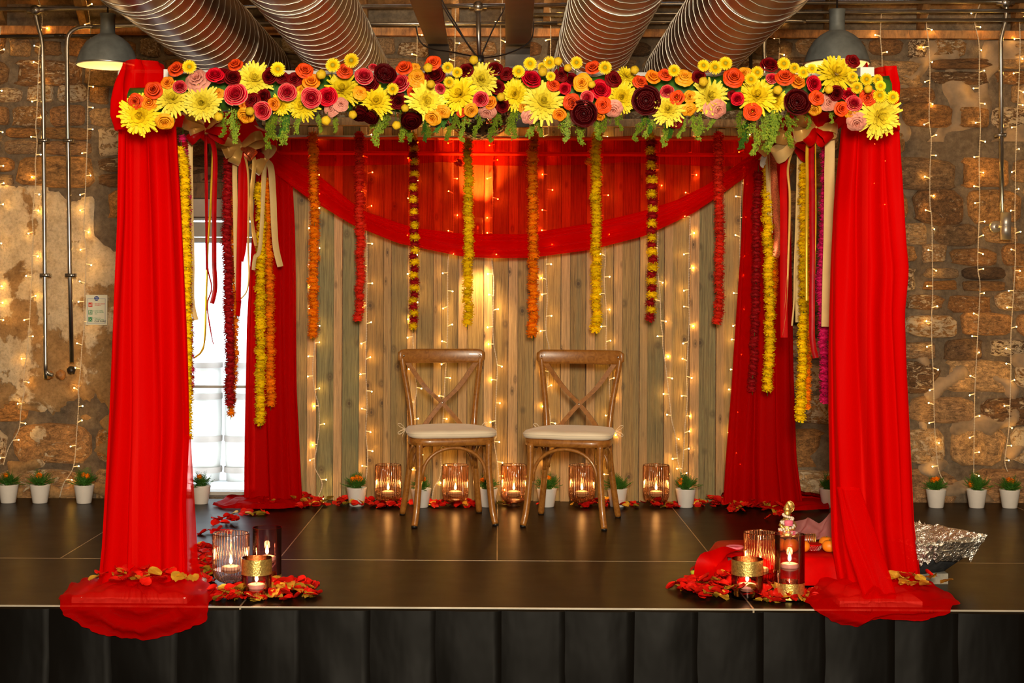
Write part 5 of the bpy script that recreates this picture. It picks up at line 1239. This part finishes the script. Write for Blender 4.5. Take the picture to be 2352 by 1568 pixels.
stuff_petals('fabric petals under the loose ones around the front candle groups', [(655, 1364, 78, 15, .035, .22), (545, 1376, 60, 6, .02, .12), (470, 1300, 24, 40, .03, .14), (1680, 1356, 105, 22, .05, .38), (1810, 1376, 70, 9, .025, .14)], 330)

# ============================================================ RIGHT: LOW TABLE WITH OFFERINGS
c0 = gvec(1790, 1322); tt = thing('low_table', 'low box table under a red satin cloth behind the front right candles', 'table', (at(1800, 1300, 6.35).x, 6.5, 0))
hz = .115; X0, X1, Ya, Yb_ = at(1668, 1300, 6.35).x, at(1935, 1300, 6.4).x, 6.30, 6.72
m = MB(); m.box((X0, Ya, .0), (X1, Yb_, hz - .004)); link('box', m.mesh('box', ['dark_steel'], False), tt)
cl = thing('table_cloth', 'red satin cloth draped over the low table, its left corner trailing on the stage', 'cloth', (X0, 6.5, hz))
m = MB(); nn = 90
def P(i, j):
    th = 2 * PI * i / nn; cx_, sy_ = math.cos(th), math.sin(th); ex = abs(cx_) ** .35 * (1 if cx_ > 0 else -1); ey = abs(sy_) ** .35 * (1 if sy_ > 0 else -1)
    xm, ym = (X0 + X1) / 2, (Ya + Yb_) / 2; hx, hy = (X1 - X0) / 2 + .012, (Yb_ - Ya) / 2 + .012
    tr_ = [0, .5, .97, 1.0, 1.01, 1.03, 1.06, 1.09][j]; z = [hz + .003, hz + .004, hz + .003, hz - .004, hz - .03, .06, .03, .012][j]
    wv = (.020 * math.sin(th * 7) + .014 * math.sin(th * 11 + 1)) * max(0, j - 3) / 4
    x, y = xm + ex * (hx * tr_ + wv * .5), ym + ey * (hy * tr_ + wv)
    if j > 3 and math.cos(th - math.radians(205)) > .6: k = (math.cos(th - math.radians(205)) - .6) / .4 * (j - 3) / 4; x -= .13 * k; y -= .10 * k
    if j > 3: y -= .02 * (ey < 0)
    return Vector((x, y, z))
m.grid(P, nn, 8, True, capb=True); link('cloth', m.mesh('cloth', ['red_satin']), cl)
m = MB(); strip(m, [at(1700, 1262, 6.32), at(1665, 1275, 6.30), at(1640, 1300, 6.28), at(1633, 1322, 6.22), at(1620, 1336, 6.16)], .15, (1, .8, .2), .5, 0, 8); link('trailing_corner', m.mesh('trailing_corner', ['red_satin']), cl)
zt_ = hz + .006
def on(px, d, z=0): q = at(px, 1200, d); return Vector((q.x, d, zt_ + z))
# statue
c = on(1808, 6.60); t = thing('garlanded_statue', 'small seated gilt figurine in white beads, pink and orange garlands and a gold crown', 'figurine', c)
m = MB(); m.lathe([(.046, 0), (.048, .012), (.040, .020), (.042, .030)], c, 24, capt=True); link('plinth', m.mesh('plinth', ['black_gloss']), t)
m = MB(); m.lathe([(.040, .028), (.044, .045), (.036, .062), (.026, .085), (.022, .105), (.016, .118), (.010, .124)], c, 20, capt=True); m.sphere(c + Vector((0, -.002, .136)), .016, 14, 10, (1, .95, 1.15)); m.sphere(c + Vector((-.024, -.024, .040)), .018, 10, 8, (1.4, 1, .6)); m.sphere(c + Vector((.024, -.024, .040)), .018, 10, 8, (1.4, 1, .6))
m.tube([c + Vector((-.022, 0, .105)), c + Vector((-.034, -.014, .085)), c + Vector((-.018, -.030, .070))], .007, 8); m.tube([c + Vector((.022, 0, .105)), c + Vector((.034, -.014, .085)), c + Vector((.018, -.030, .070))], .007, 8); link('body', m.mesh('body', ['gold_leaf']), t)
m = MB(); m.lathe([(.014, .146), (.018, .154), (.013, .166), (.007, .176), (.002, .186)], c, 14, capt=True); m.sphere(c + Vector((.012, .008, .165)), .020, 16, 10, (.95, .3, 1.25)); m.tube([c + Vector((.012 + .019 * math.cos(k * PI / 8), .000, .165 + .025 * math.sin(k * PI / 8))) for k in range(17)], .0022, 6); link('crown', m.mesh('crown', ['gold_leaf']), t)
m = MB()
for k in range(40): a = k / 40 * 2 * PI * 2.6; z = .050 + .085 * k / 40; r_ = .040 - .022 * k / 40; m.sphere(c + Vector((r_ * math.cos(a) * 1.05, -abs(r_ * math.sin(a)) * .9 - .006, z)), .0062, 7, 5)
link('bead_garland', m.mesh('bead_garland', ['pearl']), t)
for col, xx, z, w_ in (('pink_paint', .018, .052, .018), ('orange_paint', -.006, .052, .014), ('orange_paint', -.034, .052, .012), ('pink_paint', 0, .098, .022), ('pink_paint', -.022, .040, .007)):
    m = MB(); 
    for k in range(4): m.sphere(c + Vector((xx, -.034 + .006 * abs(xx) / .03, z - .009 + .006 * k)), w_, 10, 5, (1, .6, .22))
    link('flower_band', m.mesh('flower_band', [col]), t)
m = MB(); m.lathe([(.047, .0125), (.049, .016), (.045, .020)], c, 24, capb=False); link('green_line', m.mesh('green_line', ['banana_skin']), t)
# small dish of red powder
c = on(1689, 6.42, .002); t = thing('powder_dish', 'small pink scalloped dish of red powder on the left corner of the table', 'dish', c)
m = MB(); n = 48
pr = [(.018, 0), (.024, .003), (.034, .012), (.039, .018), (.036, .019), (.026, .013), (.001, .012)]
m.grid(lambda i, j: c + Vector((pr[j][0] * (1 + (.05 * math.cos(i * 12 * 2 * PI / n) if pr[j][1] > .01 else 0)) * math.cos(2 * PI * i / n), pr[j][0] * (1 + (.05 * math.cos(i * 12 * 2 * PI / n) if pr[j][1] > .01 else 0)) * math.sin(2 * PI * i / n), pr[j][1])), n, len(pr), True, capb=True); link('dish', m.mesh('dish', ['pink_paint']), t)
m = MB(); m.lathe([(.026, .0135), (.001, .0165)], c, 24, capb=False); link('red_powder', m.mesh('red_powder', ['rasp_paint']), t)
# bangles
c = on(1852, 6.56, .026); t = thing('bangle_roll', 'roll of gold and clear glass bangles behind the small red bowl', 'bangles', c)
for k in range(11):
    m = MB(); x = c.x - .040 + .0075 * k; m.tube([(x + .002 * math.sin(a), c.y + .026 * math.cos(a), c.z + .026 * math.sin(a)) for a in [q * PI / 12 for q in range(25)]], .0026, 6, False); link('bangle', m.mesh('bangle', ['gold_leaf' if k in (0, 1, 9, 10) else 'chrome']), t)
m = MB(); m.tube([(c.x - .034, c.y, c.z), (c.x + .034, c.y, c.z)], .021, 16); link('cloth_roll', m.mesh('cloth_roll', ['orange_paint']), t)
# beaded bowl
c = on(1868, 6.42, .001); t = thing('beaded_bowl', 'small red bowl with a rim of silver beads beside the oranges', 'bowl', c)
m = MB(); m.lathe([(.018, 0), (.028, .006), (.035, .024), (.037, .032), (.034, .032), (.001, .028)], c, 28); link('bowl', m.mesh('bowl', ['red_satin']), t)
m = MB()
for j in range(4):
    for i in range(28): a = 2 * PI * (i + j * .5) / 28; r_ = [.030, .033, .0355, .037][j]; m.sphere(c + Vector((r_ * math.cos(a), r_ * math.sin(a), .008 + .006 * j)), .0028, 5, 4)
link('bead_rim', m.mesh('bead_rim', ['chrome']), t)
def fruit(kind, lab, px, d, r, mat, sy=.9):
    c = on(px, d, r * sy * .96); m = MB(); n = 24
    def P(i, j):
        ph = PI * (j + .02) / 15.04; dip = .14 * math.exp(-((ph) / .35) ** 2) + .18 * math.exp(-((PI - ph) / .38) ** 2)
        return c + Vector((r * math.sin(ph) * math.cos(2 * PI * i / n), r * math.sin(ph) * math.sin(2 * PI * i / n), -r * sy * (math.cos(ph)) * (1 - dip)))
    m.grid(P, n, 16, True, capb=True, capt=True); t = thing(kind, lab, 'fruit', c); link('skin', m.mesh('skin', [mat]), t)
    m = MB(); m.tube([c + Vector((0, 0, r * sy * .80)), c + Vector((.003, 0, r * sy * .98))], .0018, 6); link('stem', m.mesh('stem', ['leaf_green' if mat == 'orange_peel' else 'wick']), t)
fruit('apple', 'yellow apple seen through the tall vase on the right', 1817, 6.38, .034, 'apple_skin', .95)
fruit('orange_fruit', 'orange peeping past the right edge of the tall vase', 1845, 6.40, .029, 'orange_peel')
fruit('orange_fruit', 'orange nearest the front right drape, in front of the other one', 1905, 6.40, .031, 'orange_peel')
fruit('orange_fruit', 'orange farther back against the front right drape', 1898, 6.48, .032, 'orange_peel')
fruit('apple', 'orange-yellow apple left of the other apple, behind the ribbed vase', 1790, 6.42, .031, 'apple_skin', .95)
# pink tulle
t = thing('tulle_cloth', 'crumpled dusty pink tulle behind the offerings on the right', 'cloth', on(1880, 6.62)); m = MB()
def P(i, j):
    u, v = i / 29, j / 19; px = 1815 + 110 * u; top = sem([(1204, 0), (1184, .35), (1200, .6), (1175, .85), (1170, 1.01)], u) ; a = at(px, top + 2, 6.66); b = at(px + 6, 1240, 6.58)
    p = a.lerp(b, v); p.y += .018 * math.sin(u * 16 + v * 5) + .02 * fb(u * 5, v * 4); p.z = max(p.z, zt_ + .002); return p
m.grid(P, 30, 20); link('tulle', m.mesh('tulle', ['pink_tulle']), t)
# bananas
t = thing('banana_bunch', 'two small green-yellow bananas on the stage left of the low table', 'bananas', gvec(1615, 1325))
for k, pth in enumerate(([(1594, 1308), (1600, 1319), (1618, 1324), (1640, 1322)], [(1606, 1299), (1616, 1301), (1630, 1306), (1646, 1312)])):
    m = MB(); P_ = smooth_poly([at(x, y, 6.30 + .06 * k) for x, y in pth], 6); n = len(P_); m.tube(P_, [.019 * min(1, .35 + 1.1 * math.sin(PI * (i + 1) / (n + 1)) ** .5) for i in range(n)], 8); o = link('banana', m.mesh('banana', ['banana_skin']), t)
    m = MB(); m.sphere(P_[0], .006, 8, 6); link('tip', m.mesh('tip', ['wick']), o)
# ============================================================ FOIL-COVERED FIRE BOWL
c = gvec(2110, 1322); c.y = 6.42; c.x = at(2110, 1320, 6.42).x
t = thing('fire_bowl', 'dark square iron fire bowl lined with crumpled foil, right of the front right drape', 'fire bowl', c)
m = MB(); m.box((c.x - .10, c.y - .09, 0), (c.x + .10, c.y + .09, .045)); link('plinth_block', m.mesh('plinth_block', ['cement_block'], False), t)
def rsq(k, n, s, p=.30):
    a = 2 * PI * k / n; cx_, sy_ = math.cos(a), math.sin(a); return Vector((abs(cx_) ** p * (1 if cx_ > 0 else -1) * s, abs(sy_) ** p * (1 if sy_ > 0 else -1) * s, 0))
rot = Matrix.Rotation(math.radians(30), 3, 'Z') @ Matrix.Diagonal((.84, .84, .84)); n = 64
m = MB(); pr = [(.10, .045), (.165, .10), (.235, .175), (.24, .185), (.21, .175), (.08, .08)]
m.grid(lambda i, j: c + rot @ rsq(i, n, pr[j][0]) + Vector((0, 0, pr[j][1])), n, len(pr), True, capb=True, capt=True); link('bowl', m.mesh('bowl', ['iron_bowl'], True), t)
m = MB(); n = 150; pr = [tuple(v) for v in smooth_poly([(.205, .120, 0), (.225, .145, 0), (.240, .168, 0), (.252, .190, 0), (.246, .200, 0), (.225, .196, 0), (.19, .175, 0), (.15, .150, 0), (.10, .13, 0), (.04, .12, 0)], 4)]
def P(i, j):
    s, z, _ = pr[j]; a = 2 * PI * i / n; v = rsq(i, n, s); k = fb(v.x * 30, v.y * 30, j * .3); k2 = fb(i * .45, j * .45, 5) + .6 * fb(i * .9, j * .9, 9)
    if j < 5: z += .04 * (1 - j / 5) * (fb(i * .16, 3) + .5 * fb(i * .5, 3) - .2)
    return c + rot @ (v * (1 + .06 * k2)) + Vector((0, 0, z + .018 * k + .014 * k2))
m.grid(P, n, len(pr), True, capt=True); o = link('foil_lining', m.mesh('foil_lining', ['foil'], False), t); o['label'] = 'crumpled silver foil'

# ============================================================ FIRE NOTICE
a, b = at(197, 746, 8.79), at(247, 677, 8.79); t = thing('fire_notice', 'cream fire action notice with red and green symbols on the left wall', 'notice', (a + b) / 2)
m = MB(); m.box((a.x, 8.786, a.z), (b.x, 8.790, b.z)); link('board', m.mesh('board', ['paper'], False), t)
w_, h_ = b.x - a.x, b.z - a.z; yy = 8.7855
def N(u, v, dy=0): return Vector((a.x + w_ * u, yy - dy, b.z - h_ * v))
m = MB()
for u0, v0, u1, v1 in ((.09, .12, .91, .127), (.09, .945, .91, .952), (.09, .12, .10, .95), (.90, .12, .91, .95)): m.box(N(u0, v1, .0004), N(u1, v0, -.0004))
link('border_line', m.mesh('border_line', ['ink_blue'], False), t)
m = MB(); q = N(.5, .12, .001); m.tube([q + Vector((0, .001, 0)), q], w_ * .11, 20); link('blue_disc', m.mesh('blue_disc', ['ink_blue']), t)
for v, mt in ((.33, 'ink_red'), (.58, 'ink_green'), (.81, 'ink_green')):
    m = MB(); m.box(N(.13, v + .075, .0006), N(.31, v - .075, -.0004)); o = link('symbol', m.mesh('symbol', [mt], False), t)
    m = MB()
    if mt == 'ink_red': m.sphere(N(.20, v + .01, .0008), w_ * .04, 10, 6, (1, .05, 1)); m.box(N(.265, v + .05, .0009), N(.285, v - .05, 0)); m.box(N(.18, v + .05, .0009), N(.21, v + .01, 0))
    elif v < .7:
        m.box(N(.16, v + .06, .0009), N(.28, v - .06, 0)); link('figure_ground', m.mesh('figure_ground', ['paper'], False), o); m = MB()
        m.tube([N(.19, v + .05, .0015), N(.21, v + .01, .0015), N(.23, v - .03, .0015), N(.25, v - .0, .0015)], w_ * .012, 5); m.tube([N(.21, v + .01, .0015), N(.25, v + .03, .0015), N(.24, v + .06, .0015)], w_ * .012, 5); m.sphere(N(.24, v - .05, .0015), w_ * .018, 8, 6, (1, .1, 1)); link('running_figure', m.mesh('running_figure', ['ink_green']), o); m = None
    else:
        for uu, vv, a_ in ((.16, -.05, 0), (.26, -.05, 0), (.16, .04, 0), (.26, .04, 0)): m.box(N(uu, v + vv + .02, .0009), N(uu + .025, v + vv - .01, 0))
        for uu in (.20, .22, .24): m.sphere(N(uu, v, .001), w_ * .012, 6, 4, (1, .1, 2))
    if m: link('white_mark', m.mesh('white_mark', ['paper']), o)
def text(s, u, v, size, mt, bold=0.0, align='LEFT', shear=0):
    cu = bpy.data.curves.new('t', 'FONT'); cu.body = s; cu.size = size; cu.extrude = .0003; cu.align_x = align; cu.offset = bold; cu.shear = shear; cu.space_line = .95; cu.resolution_u = 2
    o = bpy.data.objects.new('t', cu); COL.objects.link(o); dg = bpy.context.evaluated_depsgraph_get(); me = bpy.data.meshes.new_from_object(o.evaluated_get(dg)); bpy.data.objects.remove(o)
    me.materials.clear(); me.materials.append(MATS[mt]); me.transform(Matrix.Translation(N(u, v, .001)) @ Matrix.Rotation(PI / 2, 4, 'X')); me.name = 'lettering'; link('lettering', me, t)
text('Fire\nAction', .5, .115, w_ * .085, 'paper', .00006, 'CENTER')
text('1. Operate nearest\n    fire alarm.', .34, .31, w_ * .072, 'ink_red', .00008)
text('2. Leave building\n    by the nearest\n    exit.', .34, .545, w_ * .072, 'ink_green', .00008)
text('3. Report to\n    assembly point', .34, .785, w_ * .072, 'ink_green', .00008)
text('CAR PARK', .40, .905, w_ * .115, 'ink_black', .0001, shear=.25)
# foot of the left conduits: two rusty pipe ends
for px, py, lab in ((113, 861, 'rusty brass pipe joint at the foot of the left conduit'), (140, 860, 'dark knot of old sealant in the wall between the conduits'), (164, 850, 'black cable gland at the foot of the right conduit')):
    c = at(px, py, 8.76); m = MB()
    def P(i, j): 
        ph = PI * (j + .02) / 9.04; v = Vector((math.sin(ph) * math.cos(2 * PI * i / 14), math.sin(ph) * math.sin(2 * PI * i / 14), -math.cos(ph))); return c + v * (.024 if px != 140 else .028) * (1 + .35 * fb(v.x * 3 + px, v.y * 3, v.z * 3))
    m.grid(P, 14, 10, True, capb=True, capt=True); o = link('pipe_joint', m.mesh('pipe_joint', ['dark_steel' if px == 164 else 'orange_timber'])); tag(o, lab, 'pipe joint')
